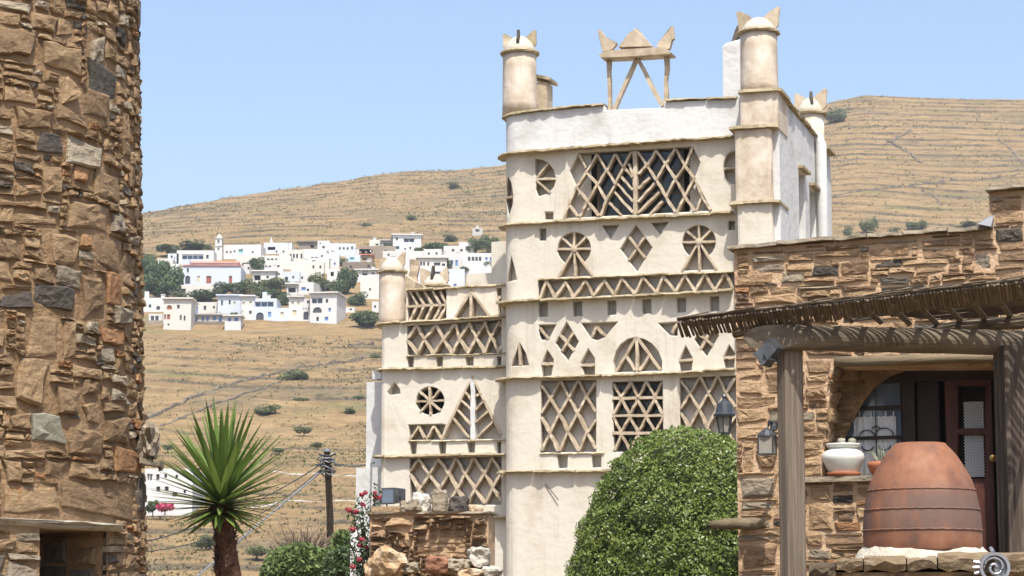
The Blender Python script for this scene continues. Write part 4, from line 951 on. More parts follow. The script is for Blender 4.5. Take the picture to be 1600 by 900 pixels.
# trees of the village
TREES = [(214, 462, 16, 12, 'tree', 'tree at the very left of the village, cut by the stone tower'), (280, 463, 16, 9, 'olive', 'olive tree between the cream corner house and the church terrace'), (243, 440, 20, 16, 'tree', 'middle tree of the dark grove left of the church'), (400, 450, 18, 8, 'olive', 'olive bush below the white porch house'), (610, 384, 10, 5, 'tree', 'small tree just behind the dark roofed shed'), (470, 447, 14, 6, 'tree', 'small tree between the cube house and the end house'), (655, 392, 9, 6, 'tree', 'small tree at the right foot of the large skyline house'), (725, 421, 12, 5, 'olive', 'low green tree before the white blue house'),(222, 428, 26, 26, 'tree', 'big dark tree by the stone tower, leftmost of the grove'), (247, 418, 20, 16, 'tree', 'round tree in the grove just left of the church'), (266, 432, 22, 24, 'tree', 'tall bushy tree touching the left end of the church'),
 (232, 446, 24, 18, 'tree', 'dense green tree at the foot of the grove'), (262, 452, 26, 12, 'tree', 'low spreading tree above the half hidden flat house'), (225, 402, 18, 10, 'olive', 'small olive green tree at the top of the grove'), (300, 384, 30, 6, 'tree', 'long flat hedge like tree above the blue portico house'), (262, 388, 18, 7, 'tree', 'low tree above the small left outbuilding'),
 (333, 428, 12, 15, 'plum', 'dark plum coloured tree in front of the church wall'), (402, 413, 13, 12, 'tree', 'tall dark tree right of the church'), (386, 415, 8, 6, 'tree', 'small tree between the church and the tall dark tree'),
 (318, 461, 30, 8, 'tree', 'wide green tree below the church terrace'), (352, 450, 22, 9, 'tree', 'mid green tree under the plum tree'), (376, 445, 18, 9, 'tree', 'leafy tree below the right end of the church'), (428, 444, 26, 12, 'olive', 'large olive green tree in the middle of the village'), (420, 458, 20, 8, 'tree', 'green shrub tree above the loggia house'),
 (445, 467, 12, 10, 'tree', 'round tree beside the yellow windowed block'), (495, 438, 22, 11, 'olive', 'olive green tree mass right of the small cube house'), (541, 437, 19, 20, 'tree', 'large dark green tree in the right part of the village'), (528, 450, 16, 14, 'tree', 'dark tree leaning on the large dark tree'), (556, 466, 16, 10, 'tree', 'low tree at the right foot of the large dark tree'),
 (466, 416, 12, 6, 'tree', 'vine covered trellis bush in front of the plain cream house'), (534, 408, 12, 5, 'olive', 'green creeper bush over the white strip windows'), (682, 386, 22, 8, 'tree', 'wide dark tree right of the large skyline house'), (702, 371, 12, 6, 'olive', 'round olive green tree high on the slope'), (744, 383, 16, 11, 'tree', 'dark tree left of the lone grey white house'), (768, 379, 14, 12, 'tree', 'dark tree against the tall tower edge'),
 (766, 414, 12, 10, 'tree', 'green tree in front of the four arched windows'), (700, 412, 7, 6, 'tree', 'dark bush beside the two blue doors'), (572, 497, 26, 13, 'tree', 'large round dark bush below the tiny white hut'), (365, 491, 6, 4, 'olive', 'small green bush on the roof terrace of the lower row'), (505, 444, 18, 7, 'olive', 'flat green bush behind the end house')]
for x, y, a, c, k, l in TREES: tree(x, y, a, c, l, k)
SH = [(457, 590, 21, 9, 'large round green shrub on the dry slope above the spiky palm'), (421, 639, 19, 7, 'grey green shrub right of the palm top'), (470, 625, 9, 5, 'grey green shrub just right of the large round shrub near the diagonal wall'), (475, 668, 11, 6, 'small shrub in the lower middle of the slope left of the pole'), (560, 622, 9, 5, 'green clump against the annex just below the wall ruin'), (499, 621, 12, 4, 'flat clump between the large round shrub and the annex'), (586, 561, 14, 8, 'green shrub tucked against the dovecote annex'), (546, 641, 9, 4, 'low clump below the flat clump, near the annex edge'), (262, 692, 8, 5, 'small shrub at the left of the palm crown by the tower bracket stone'), (322, 835, 16, 9, 'dark shrub at the foot of the slope left of the palm trunk'), (402, 858, 16, 8, 'green shrub on the low slope right of the palm trunk'), (436, 700, 8, 4, 'low green clump right of the palm crown tips'), (497, 690, 10, 4, 'pale low clump uphill of the utility pole top'),
      (573, 353, 8, 5, 'dark shrub high on the bare slope above the village'), (644, 342, 8, 5, 'round dark shrub uphill from the large skyline house'), (707, 287, 9, 5, 'grey shrub near the ridge left of the tall tower'), (1308, 177, 17, 10, 'dark round tree near the right hand ridge'), (1354, 353, 9, 9, 'small dark tree just above the right stone wall'), (1366, 349, 6, 9, 'thin dark tree beside another small tree above the stone wall'), (1326, 359, 7, 7, 'small low bush furthest left above the right stone wall'), (1427, 352, 8, 7, 'dark bush left of a tiny white hut above the wall'), (1443, 352, 7, 7, 'dark bush right of a tiny white hut above the wall'), (1398, 360, 9, 5, 'flat low bush midway along the right stone wall top'), (1515, 352, 16, 5, 'flat green shrub near the metal cowl'), (404, 618, 7, 4, 'little bush just above the palm crown'), (585, 640, 8, 5, 'small bush low beside the dovecote annex edge')]
for x, y, a, c, l in SH: tree(x, y, a, c, l, 'olive', 'shrub', 'shrub', 'shrubs on the dry slope')
house('tiny white hut on the right hand slope between two dark bushes', 1430, 1440, 349, 357, m_hw, [(1434, 353, 2, 3, 'd')], depth=3, name='hut', cat='hut', group=None)

# dry stone walls running across the slope
def terrain_at(px, py):
    y = hit(px, py, 120); d = ray(px, py); return (d.x * y / d.y, y)
m_fw = mat('field_wall_stone', [(.07, .058, .042), (.14, .115, .085), (.21, .18, .135)], ns=1.5, bump=.8, bs=3, bdist=.2)
def field_wall(label, pts, w=.7, h=1.1, m=None):
    if m is None: w *= .5; h *= .42; m = m_fw
    q = [terrain_at(*p) for p in pts]; b = MB(); rs = []; r = random.Random(len(pts) * 7 + int(pts[0][0])); fine = []
    for (a, c) in zip(q, q[1:]):
        n = max(2, int(sqrt((c[0]-a[0])**2 + (c[1]-a[1])**2) / 1.0))
        for i in range(n): fine.append((a[0] + (c[0]-a[0]) * i / n + r.uniform(-.25, .25), a[1] + (c[1]-a[1]) * i / n + r.uniform(-.25, .25)))
    for i, (x, y) in enumerate(fine):
        g = ground(x, y); hh = h * r.choice((.1, .5, .8, 1, 1.3)) * r.uniform(.6, 1.25); k = w * r.uniform(.7, 1.3); t = Vector((fine[min(i+1, len(fine)-1)][0] - fine[max(i-1, 0)][0], fine[min(i+1, len(fine)-1)][1] - fine[max(i-1, 0)][1], 0)).normalized(); nx, ny = -t.y, t.x
        rs.append([(x - nx*k, y - ny*k, g - .8), (x + nx*k, y + ny*k, g - .8), (x + nx*k*.6, y + ny*k*.6, g + hh), (x - nx*k*.6, y - ny*k*.6, g + hh * r.uniform(.8, 1.1))])
    b.rings(rs); o = b.build('field_wall', m or m_hs, None); tag(o, label, 'stone wall', 'dry stone walls across the hillside')
field_wall('dry stone wall climbing diagonally from the stone tower to the dovecote', [(226, 655), (290, 632), (350, 613), (400, 600), (450, 588), (500, 580), (560, 572), (592, 565)])
field_wall('second dry stone wall just under the diagonal one, paler and shorter', [(250, 664), (320, 640), (400, 617), (440, 606)], h=.6)
field_wall('short dry stone wall zigzagging down the right hand hill', [(1391, 220), (1404, 230), (1422, 238), (1440, 250)], w=.9, h=1.4)
field_wall('dark dry stone wall zigzagging up the right hand hill', [(1387, 222), (1405, 213), (1425, 205)], w=.9, h=1.4)
field_wall('crooked stone wall low on the right hand hill', [(1440, 294), (1455, 302), (1466, 316), (1470, 326)], w=.7, h=1.0)
field_wall('pale stone wall line near the right picture edge', [(1560, 215), (1577, 226), (1592, 240), (1605, 255)], w=.8, h=1.1)
field_wall('stone wall ruin low between palm and annex', [(545, 545), (575, 540), (592, 541)], h=1.6, w=1.2)
field_wall('long retaining wall across the right hand hill', [(1300, 312), (1370, 297), (1450, 283), (1530, 272), (1610, 262)], h=1.2, w=.9)
field_wall('whitewashed low wall crossing the slope at the pole', [(425, 745), (480, 748), (575, 752)], w=.15, h=.16, m=m_hw)
field_wall('thin pale wall line crossing lower behind the palm', [(395, 786), (470, 784), (590, 783)], w=.13, h=.13, m=m_hw)

# dry tufts scattered over the slope, thicker along the terrace walls
m_tuft = mat('dry_tufts', [(.095, .08, .048), (.16, .125, .07), (.15, .155, .075), (.27, .20, .115)], rnd='island', ns=1, nmix=.8, bump=0, rough=.9, spec=.1)
gr = random.Random(77); tp_ = []; ts_ = []
while len(tp_) < 60000:
    px = gr.uniform(190, 800) if gr.random() < .66 else gr.uniform(1270, 1640); y = 165 + 640 * gr.random() ** 1.25; x = (px - 800) / F * y * 1.011; z, r_ = ztr(x, y)
    if px < 820 and 405 < y < 525: continue
    cl = mn.noise(Vector((x / 22, y / 30, 3.3)))
    if gr.random() > .10 + r_ * .55 + max(0, cl) * .9: continue
    k = gr.choice((2, 3, 3, 5)); sz = gr.uniform(.07, .17) * (.55 + y / 420)
    for q in range(k): tp_.append((x + gr.gauss(0, sz * 1.5), y + gr.gauss(0, sz * 1.2), z + abs(gr.gauss(0, sz * .5)) + .03)); ts_.append(sz)
v, f = leaf_cloud(tp_, 1.0, 8); ctr = np.repeat(np.array(tp_), 4, 0); v = ctr + (v - ctr) * np.repeat(np.array(ts_), 4)[:, None]
o = link('dry_tufts', leaf_mesh('dry_tufts', v, f, m_tuft)); tag(o, 'dry brown and olive tufts of scrub scattered over the terraced slope', 'scrub', kind='stuff')
# ------------------------------------------------------------------ near stone tower (left)
rng = random.Random(21)
YT, RT_ = 19.5, 2.35
cxT = P(221, 400, YT).x - RT_
tower = thing('stone_tower', 'round rubble stone tower with a dark square niche under a pale lintel', 'tower', (cxT, YT, 0))
C0 = Vector((cxT, YT, 0))
def cyl_hit(px, py):
    d = ray(px, py); ox, oy = -cxT, -YT; a = d.x**2 + d.y**2; b_ = 2 * (ox * d.x + oy * d.y); c = ox*ox + oy*oy - RT_**2; D = b_*b_ - 4*a*c
    if D < 0: t = -b_ / (2 * a); x, y = ox + d.x * t, oy + d.y * t
    else: t = (-b_ - sqrt(D)) / (2 * a); x, y = ox + d.x * t, oy + d.y * t
    return (math.atan2(x, -y) * RT_, CAMZ + d.z * t)     # arc from the camera-facing line, height
S0 = -.35; S1 = pi / 2 * RT_ + .7
sL, zB = cyl_hit(0, 905); _, zTop = cyl_hit(100, -12); sL = cyl_hit(-25, 450)[0]
ZB0 = zB - .1
def tap(z): return .05 - .17 * (z - ZB0) / (zTop - ZB0)
def cylmap(u, v, w): a = (u + sL) / RT_; r = RT_ + w + tap(v + ZB0); return (sin(a) * r, -cos(a) * r, v + ZB0)
def pxrect(x0, y0, x1, y1, t):
    xm, ym = (x0 + x1) / 2, (y0 + y1) / 2
    a, b_ = cyl_hit(x0, ym)[0], cyl_hit(x1, ym)[0]; return (a - sL, cyl_hit(xm, y1)[1] - ZB0, b_ - sL, cyl_hit(xm, y0)[1] - ZB0, t)
FX = [(0,36,70,88,0),(60,18,105,48,0),(75,66,142,112,0),(152,46,180,98,1),(148,92,198,150,3),(105,114,138,164,0),(140,138,186,186,0),(95,162,152,205,0),(28,168,92,200,0),(112,214,172,260,1),(155,262,200,312,0),(66,206,110,238,3),(28,250,62,272,3),(120,258,152,294,4),
      (0,320,28,350,0),(28,328,98,354,0),(112,314,180,364,0),(178,330,202,366,1),(75,360,130,412,0),(155,364,198,424,0),(132,362,154,386,4),(90,416,134,452,1),(128,424,172,502,0),(52,446,122,494,3),(172,424,198,480,4),(42,490,94,570,0),(160,510,198,544,4),(182,480,212,510,1),(0,452,54,484,3),(96,500,118,566,0),(138,500,160,520,1),
      (24,560,78,640,0),(82,600,124,648,0),(126,622,156,660,0),(46,645,102,702,2),(104,658,158,714,0),(160,646,202,700,0),(0,640,14,670,0),(68,715,106,754,0),(0,718,30,756,0),(175,700,222,742,4),(0,758,88,806,0),(88,752,204,812,0),(206,745,226,815,3)]
SM = [m_stone, m_grey, m_green, m_dark, m_orange]
fixed = [pxrect(*f) for f in FX]
lin = pxrect(-30, 812, 176, 826, 9); nic = pxrect(56, 826, 160, 930, 8)
U_, V_ = S1 - sL - .0, zTop - ZB0 + .7
blk = lambda u, v: (lin[0] - .05 < u < lin[2] and lin[1] - .02 < v < lin[3] + .02) or (nic[0] < u < nic[2] and v < lin[1] + .02)
for r in layout(U_, V_, fixed, rng, (.15, .40), (.08, .22), .03, blk):
    q = rng.random(); m = SM[r[4]] if r[4] is not None else (m_stone if q < .8 else m_grey if q < .89 else m_dark if q < .94 else m_orange)
    big = (r[2] - r[0]) * (r[3] - r[1]) > .05
    stone(tower, r[:4], m, rng, cylmap, .034 if big else .031, .05, .003, .24)
# core with mortar face and the niche
b = MB(); rs = []; n = 64
a0, a1 = (nic[0] + sL) / RT_, (nic[2] + sL) / RT_; zn = lin[1] + ZB0
def ringT(z, nichein):
    out = []
    for k in range(n + 1):
        a = -1.2 + 4.2 * k / n; out.append((sin(a) * RT_, -cos(a) * RT_, z))
    return out
NA = 40
angs = [-2.6 + (a0 + 2.6) * k / NA for k in range(NA + 1)] + [a0 + (a1 - a0) * k / 8 for k in range(1, 9)] + [a1 + (2.9 - a1) * k / NA for k in range(1, NA + 1)]
zs_ = [0.0, zn] + [zn + (zTop + .75 - zn) * k / 14 for k in range(1, 15)]
vs = []; fs = []
for z in zs_:
    for a in angs:
        k = mn.noise(Vector((a * 6, z * 3, 1))) * .012; k += tap(z) - .004; vs.append((sin(a) * (RT_ + k), -cos(a) * (RT_ + k), z))
na = len(angs)
for j in range(len(zs_) - 1):
    for i in range(na - 1):
        if j == 0 and NA <= i < NA + 8: continue
        fs.append((j*na+i, j*na+i+1, (j+1)*na+i+1, (j+1)*na+i))
fs.append(tuple((len(zs_)-1)*na + i for i in range(na)))
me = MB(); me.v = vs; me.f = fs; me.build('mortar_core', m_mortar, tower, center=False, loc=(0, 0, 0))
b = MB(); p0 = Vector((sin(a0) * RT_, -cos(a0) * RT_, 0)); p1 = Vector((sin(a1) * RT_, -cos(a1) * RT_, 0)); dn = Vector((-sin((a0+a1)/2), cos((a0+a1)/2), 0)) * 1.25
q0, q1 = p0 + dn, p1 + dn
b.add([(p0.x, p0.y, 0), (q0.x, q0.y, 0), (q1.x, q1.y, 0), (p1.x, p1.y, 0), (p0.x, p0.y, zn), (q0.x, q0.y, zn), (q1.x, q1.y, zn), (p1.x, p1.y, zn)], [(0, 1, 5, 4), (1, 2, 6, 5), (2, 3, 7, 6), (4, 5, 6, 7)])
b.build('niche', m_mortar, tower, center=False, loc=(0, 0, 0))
nb = 0
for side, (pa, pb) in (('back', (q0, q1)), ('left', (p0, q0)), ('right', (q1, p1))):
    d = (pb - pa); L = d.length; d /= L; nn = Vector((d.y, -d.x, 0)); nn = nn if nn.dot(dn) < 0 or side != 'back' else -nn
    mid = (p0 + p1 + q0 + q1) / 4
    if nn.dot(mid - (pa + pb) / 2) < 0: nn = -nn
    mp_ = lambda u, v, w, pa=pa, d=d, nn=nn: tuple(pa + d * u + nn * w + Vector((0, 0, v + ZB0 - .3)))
    for r in layout(L, zn - ZB0 + .3, [], rng, (.2, .4), (.12, .3), .03): stone(tower, r[:4], m_dark if rng.random() < .7 else m_stone, rng, mp_, .03, .03, .02)  # mostly dark stone, so the niche's shade is put into the stone colour
stone(tower, lin[:4], m_wstone, rng, cylmap, .14, .2, .0, .1, 'lintel')
# jutting bracket stone at the right edge
pj = P(236, 700, YT)
rr = rock('bracket_stone', m_grey, tower, pj - C0 + Vector((-.02, .0, .04)), (.085, .16, .165), rng, 3, .42, 2.3)
b = MB(); e0 = P(222, 722, YT) - C0; e1 = P(253, 727, YT) - C0; b.rings([[tuple(e0 + Vector((0, -.15, -.02))), tuple(e0 + Vector((0, .15, -.02))), tuple(e0 + Vector((0, .15, .03))), tuple(e0 + Vector((0, -.15, .03)))], [tuple(e1 + Vector((0, -.12, -.02))), tuple(e1 + Vector((0, .12, -.02))), tuple(e1 + Vector((0, .12, .02))), tuple(e1 + Vector((0, -.12, .02)))]]); b.build('bracket_slab', m_grey, tower)
e = P(250, 728, YT) - C0; b = MB(); b.tube([tuple(e), tuple(e + Vector((.01, 0, -.04)))], .02, 8); b.build('pin', m_dark, tower)

# ------------------------------------------------------------------ stone house on the right
rng = random.Random(33)
AH = RD(-20)
HF = Frame(1150, 600, 21.5, AH)
house_r = thing('stone_house', 'ochre rubble stone house with an arched window and dark wooden door', 'house', HF.O, AH)
hu = lambda px, py, off=0.0: HF.uv(px, py, off)
uR = hu(1640, 500)[0]; ztop0 = hu(1146, 391)[1]; ztop1 = hu(1548, 358)[1]; u1548 = hu(1548, 400)[0]
zhi = hu(1548, 300)[1]; ZB1 = hu(1200, 905)[1] - .15
# opening outline (arch)
op = [hu(*p) for p in ((1284, 747), (1286, 715), (1290, 690), (1290, 660), (1295, 632), (1297, 605), (1302, 590), (1304, 573), (1562, 572))]
op = op + [(hu(1562, 700)[0], .3), (hu(1440, 880)[0] - .0, .3), (hu(1440, 747)[0], hu(1440, 747)[1])]
holes_ = [op]
zb0 = 0.0
outl = [(0.0, zb0), (uR, zb0), (uR, zhi), (u1548, zhi), (u1548, ztop1), (0.0, ztop0)]
bm = sheet(outl, holes_, .42, .0); bmobj('wall_core', bm, m_omortar, house_r)
b = MB(); b.box(0, .421, 0, .4, 3.6, ztop0 - .02); b.box(.4, 3.2, 0, uR, 3.6, ztop0); b.box(.4, .421, 1.0, .8, 3.2, 1.1); b.build('side_wall', m_omortar, house_r)
b = MB(); b.rings([[(0, .421, ztop0 - .1), (uR, .421, ztop1 - .1), (uR, 3.6, ztop1 - .1), (0, 3.6, ztop0 - .1)], [(0, .421, ztop0 - .01), (uR, .421, ztop1 + .12), (uR, 3.6, ztop1 + .12), (0, 3.6, ztop0 - .01)]]); b.build('roof', m_omortar, house_r)
def inpoly(u, v, pl):
    c = False; j = len(pl) - 1
    for i in range(len(pl)):
        if (pl[i][1] > v) != (pl[j][1] > v) and u < (pl[j][0] - pl[i][0]) * (v - pl[i][1]) / (pl[j][1] - pl[i][1]) + pl[i][0]: c = not c
        j = i
    return c
def hblk(u, v):
    v += ZB1
    top = ztop0 + (ztop1 - ztop0) * u / u1548 if u < u1548 else zhi
    return v > top - .03 or inpoly(u - .02, v, op)
def hrect(x0, y0, x1, y1, t): a, d_ = hu(x0, y1); c, e_ = hu(x1, y0); return (a, d_ - ZB1, c, e_ - ZB1, t)
HX = [(1150,400,1170,412,4),(1176,398,1228,412,1),(1174,412,1226,428,1),(1152,424,1212,446,0),(1218,422,1256,444,1),(1272,388,1345,406,0),(1358,382,1424,406,0),(1440,384,1494,406,0),(1268,414,1312,434,3),(1306,428,1358,444,0),(1366,404,1412,420,3),(1388,416,1430,430,0),(1522,394,1552,424,1),(1178,458,1246,478,0),(1250,452,1296,466,0),(1470,430,1512,442,0),
      (1556,354,1600,380,3),(1560,392,1610,414,0),(1552,330,1600,352,0),(1150,458,1172,472,0),
      (1156,592,1196,618,0),(1152,618,1212,640,0),(1258,600,1292,622,0),(1160,700,1180,740,0),(1154,744,1212,778,1),(1154,836,1204,848,1),(1154,850,1222,892,0),(1158,810,1206,826,1),(1300,772,1336,792,3),(1262,786,1304,832,0),(1306,800,1334,814,0),(1338,790,1362,812,0),(1258,832,1286,856,0),(1290,836,1356,852,0),(1262,858,1300,876,1)]
HM = [m_ostone, m_grey, m_green, m_dark, m_orange]
fixed = [hrect(*f) for f in HX]
hmap = lambda u, v, w: (u, -w, v + ZB1)
UE = hu(1606, 500)[0]
for r in layout(UE, zhi - ZB1 + .05, fixed, rng, (.2, .5), (.085, .2), .03, hblk):
    q = rng.random(); m = HM[r[4]] if r[4] is not None else (m_ostone if q < .87 else m_grey if q < .92 else m_orange if q < .96 else m_dark)
    if r[4] is None and r[1] + ZB1 < 1.7 and r[0] > .9: continue
    stone(house_r, r[:4], m, rng, hmap, .026, .04, .008, .17)
# quoin faces of the arch jamb
for k in range(7):
    a, c = op[k], op[k + 1]; L = sqrt((a[0]-c[0])**2 + (a[1]-c[1])**2)
    d = Vector((c[0]-a[0], 0, c[1]-a[1])) / L; nn = Vector((d.z, 0, -d.x))
    if nn.x < 0: nn = -nn
    mpj = lambda u, v, w, a=a, d=d, nn=nn: tuple(Vector((a[0], v, a[1])) + d * u + nn * w)
    stone(house_r, (.0, .0, L, .36), m_ostone, rng, mpj, .03, .03, .02)
# coping
def coping(p0, p1, ov=.09, th=.035, m=None):
    (a, z0), (c, z1) = hu(*p0), hu(*p1); u = a
    while u < c - .05:
        e = min(c, u + rng.uniform(.3, .7)); b = MB(); rs = []; n = 5; j = rng.uniform(-.01, .01)
        for k in range(n + 1):
            q = u + .005 + (e - u - .01) * k / n; z = z0 + (z1 - z0) * (q - a) / (c - a) + j + rng.uniform(-.006, .006); o = ov * rng.uniform(.7, 1.2)
            rs.append([(q, -o, z - th / 2), (q, -o + .01, z + th / 2), (q, .5, z + th / 2), (q, .5, z - th / 2)])
        b.rings(rs); b.build('coping_slab', m or m_grey, house_r); u = e
coping((1138, 388), (1548, 355)); coping((1541, 297), (1625, 290), .1, .03)
sA, sB = hu(1254, 746), hu(1440, 746); b = MB(); rs = []
for k in range(9): q = sA[0] + (sB[0] - sA[0]) * k / 8; rs.append([(q, -.09 * rng.uniform(.8, 1.2), sA[1] - .05), (q, -.08, sA[1] + .0), (q, .42, sA[1]), (q, .42, sA[1] - .05)])
b.rings(rs); b.build('window_sill', m_grey, house_r)
# recessed joinery
m_wood = mat('dark_red_wood', [(.045, .017, .013), (.085, .032, .022), (.12, .045, .03)], ns=3, bump=.25, bs=14, bdist=.01, rough=.45, stretch=(6, 6, .6))
m_wood2 = mat('black_brown_wood', [(.018, .012, .01), (.035, .023, .018)], ns=3, bump=.25, bs=14, bdist=.01, rough=.5, stretch=(6, 6, .6))
m_cloth = mat('white_curtain', [(.55, .58, .62), (.66, .68, .70)], ns=3, bump=0, rough=.9)
m_iron = mat('black_iron', [(.015, .015, .016), (.03, .03, .032)], bump=0, rough=.45, spec=.5)
m_brass = mat('brass', [(.5, .35, .12), (.6, .44, .18)], bump=0, rough=.3, metal=1)
yo = .40
def hbox(x0, y0, x1, y1, d0, d1, name, m, parent, off=None):
    o = off if off is not None else d0; (a, z1), (c, z0) = hu(x0, y0, o), hu(x1, y1, o); b = MB(); b.box(a, d0, z0, c, d1, z1); ob = b.build(name, m, parent)
    if parent is not house_r: ob.location = ob.location - parent.location
    return ob
bk = hbox(1230, 555, 1600, 960, .62, .66, 'room_shade', m_black, house_r)  # black sheet in place of the room's shade
wf = hbox(1408, 580, 1432, 760, .40, .50, 'window_frame', m_wood2, house_r)
hbox(1300, 574, 1600, 590, .40, .50, 'door_head', m_wood2, house_r)
# arched inner lining of the window
ap = [hu(*p, .36) for p in ((1262, 752), (1284, 752), (1300, 718), (1316, 690), (1333, 655), (1350, 625), (1366, 604), (1390, 588), (1412, 580), (1412, 560), (1262, 560))]
bm = sheet(ap, [], .06); bmobj('arch_wall', bm, m_mortar, house_r, lambda co: Vector((co.x, co.y + .36, co.z)))  # darker mortar and stone than the outer wall, recess shade put into the colour
u0_, v0_ = hu(1262, 750, .36); u1_, v1_ = hu(1412, 560, .36); amap = lambda u, v, w: (u + u0_, .36 - w, v + v0_)
for r in layout(u1_ - u0_, v1_ - v0_, [], rng, (.16, .4), (.07, .16), .03, lambda u, v: not inpoly(u + u0_, v + v0_, ap)): stone(house_r, r[:4], m_stone, rng, amap, .03, .03, .012, .17)
al = [hu(*p, .42) for p in ((1284, 747), (1300, 718), (1316, 690), (1333, 655), (1350, 625), (1366, 604), (1390, 588))]
b = MB(); rs = []
for k, (u, z) in enumerate(al): rs.append([(u - .35, .405, z + .18), (u, .405, z), (u, .47, z), (u - .35, .47, z + .18)])
b.rings(rs); b.build('arch_lining', m_wood2, house_r)
gl = hbox(1290, 580, 1410, 748, .50, .51, 'window_glass', m_glass, house_r, .50)
m_sheer = mat('sky_tinted_pane', [(.10, .13, .18), (.15, .19, .25)], ns=2, bump=0, rough=.08, spec=.8)  # blue of the reflected sky put into the base colour
gl.data.materials[0] = m_sheer
cu = MB(); (a, z1), (c, z0) = hu(1334, 653, .485), hu(1402, 742, .485); rs = []
for k in range(25):
    q = a + (c - a) * k / 24; w = .008 * sin(k * 1.7); rs.append([(q, .478 + w, z0), (q, .485 + w, z0), (q, .485 + w, z1 + .01 * abs(sin(k * .8))), (q, .478 + w, z1 + .01 * abs(sin(k * .8)))])
cu.rings(rs); cur = cu.build('curtain', m_cloth, house_r)
for px in (1343, 1361, 1384, 1396): o = hbox(px - 1, 643, px + 1, 655, .47, .478, 'curtain_loop', m_cloth, cur)
hbox(1366, 585, 1370, 748, .44, .475, 'muntin', m_wood2, house_r)
for y in (637, 684): hbox(1320, y - 1.5, 1410, y + 1.5, .445, .472, 'muntin', m_wood2, house_r)
pts = []
for (cx_, cy_, r_, a0_, a1_) in ((1382, 680, 14, 0, 180), (1355, 682, 12, 0, 180), (1382, 695, 10, 180, 360), (1356, 697, 9, 180, 360), (1369, 672, 7, 20, 160)):
    b = MB(); q = [hu(cx_ + r_ * cos(RD(t)), cy_ - r_ * .8 * sin(RD(t)), .47) for t in np.linspace(a0_, a1_, 10)]
    b.tube([(u, .462, z) for u, z in q], .006, 5); b.build('iron_scroll', m_iron, house_r)
hbox(1432, 590, 1474, 900, .46, .50, 'door_panel', m_wood2, house_r); hbox(1442, 606, 1466, 690, .45, .459, 'raised_panel', m_wood2, house_r)
(a, z1), (c, z0) = hu(1475, 590, .44), hu(1556, 905, .44)
W_ = [hu(*p, .44) for p in ((1497, 603), (1539, 603), (1539, 669), (1497, 669))], [hu(*p, .44) for p in ((1497, 679), (1539, 679), (1539, 748), (1497, 748))]
bm = sheet([(a, z0), (c, z0), (c, z1), (a, z1)], W_, .07, .008)
dr = bmobj('door', bm, m_wood, house_r, lambda co: Vector((co.x, co.y + .44, co.z)))
hbox(1480, 765, 1552, 860, .43, .439, 'raised_panel', m_wood, dr)
o = hbox(1494, 600, 1542, 750, .515, .52, 'door_glass', m_black, dr)  # pane coloured near-black for the unlit room behind it
# lace curtain: woven net of real threads
def lace(x0, y0, x1, y1):
    (a, z1), (c, z0) = hu(x0, y0, .505), hu(x1, y1, .505); b = MB(); n = 6; st = (c - a) / n; k = -int((z1 - z0) / st) - 1
    for s_ in (1, -1):
        for i in range(-30, 40):
            p = []
            for t in np.linspace(0, 1, 2): pass
            # clip the diagonal to the rectangle
            u0 = a + i * st; lo, hi = max(z0, z0 + (a - u0) if s_ > 0 else z0 + (u0 - c)), min(z1, z0 + (c - u0) if s_ > 0 else z0 + (u0 - a))
            if hi - lo < .01: continue
            ua, ub = (u0 + (lo - z0), u0 + (hi - z0)) if s_ > 0 else (u0 - (lo - z0), u0 - (hi - z0)); w = .0085
            b.add([(ua - w, .505, lo), (ua + w, .505, lo), (ub + w, .505, hi), (ub - w, .505, hi)], [(0, 1, 2, 3)])
            b.add([(ua - w, .507, lo), (ua + w, .507, lo), (ub + w, .507, hi), (ub - w, .507, hi)], [(0, 1, 2, 3)])
    return b.build('lace_curtain', m_cloth, dr)
lace(1506, 628, 1537, 669); lace(1507, 680, 1538, 745)
kx = hu(1552, 716, .42); b = MB(); b.lathe([(.005, .0), (.03, .0), (.03, .015), (.012, .02), (.012, .05), (.028, .06), (.028, .08), (.005, .09)], 12); o = b.build('handle', m_brass, dr, center=False, loc=(kx[0], .44, kx[1])); o.rotation_euler = (pi / 2, 0, 0)
# rough lintel log over the opening
b = MB(); pl_ = [hu(1306, 566), hu(1340, 566), (hu(1420, 566)[0], hu(1420, 563)[1]), hu(1500, 561), hu(1580, 559)]
b.tube([(u, -.05, z) for u, z in pl_], [.05, .046, .05, .043, .043], 10); m_log = mat('pale_log', [(.085, .065, .042), (.155, .12, .076), (.225, .18, .12)], ns=3, bump=.5, bs=12, stretch=(.4, 3, 3))
b.build('lintel_log', m_log, house_r, smooth=True)
b = MB(); p_ = hu(1120, 822); q_ = hu(1212, 818); b.tube([(p_[0], -.25, p_[1]), (p_[0] + .15, -.22, p_[1] + .01), (q_[0] - .2, -.02, q_[1]), (q_[0], .1, q_[1])], [.035, .05, .06, .05], 9); b.build('jutting_log', m_log, house_r, smooth=True)
# metal cowl on the wall top
m_zinc = mat('zinc_sheet', [(.24, .25, .27), (.34, .36, .38)], ns=4, bump=.1, bs=10, rough=.45, metal=.7)
q = [hu(*p) for p in ((1531, 354), (1552, 358), (1553, 334), (1546, 335))]; b = MB()
b.rings([[(q[0][0], -.15, q[0][1]), (q[1][0], -.15, q[1][1]), (q[1][0], .3, q[1][1]), (q[0][0], .3, q[0][1])], [(q[3][0], .05, q[3][1]), (q[2][0], .02, q[2][1]), (q[2][0], .12, q[2][1]), (q[3][0], .12, q[3][1])]])
cw = b.build('metal_cowl', m_zinc); cw.matrix_world = __import__('mathutils').Matrix.Translation(HF.O) @ __import__('mathutils').Matrix.Rotation(AH, 4, 'Z') @ cw.matrix_basis
tag(cw, 'grey pyramid shaped metal cowl on the wall top under the chimney block', 'cowl')
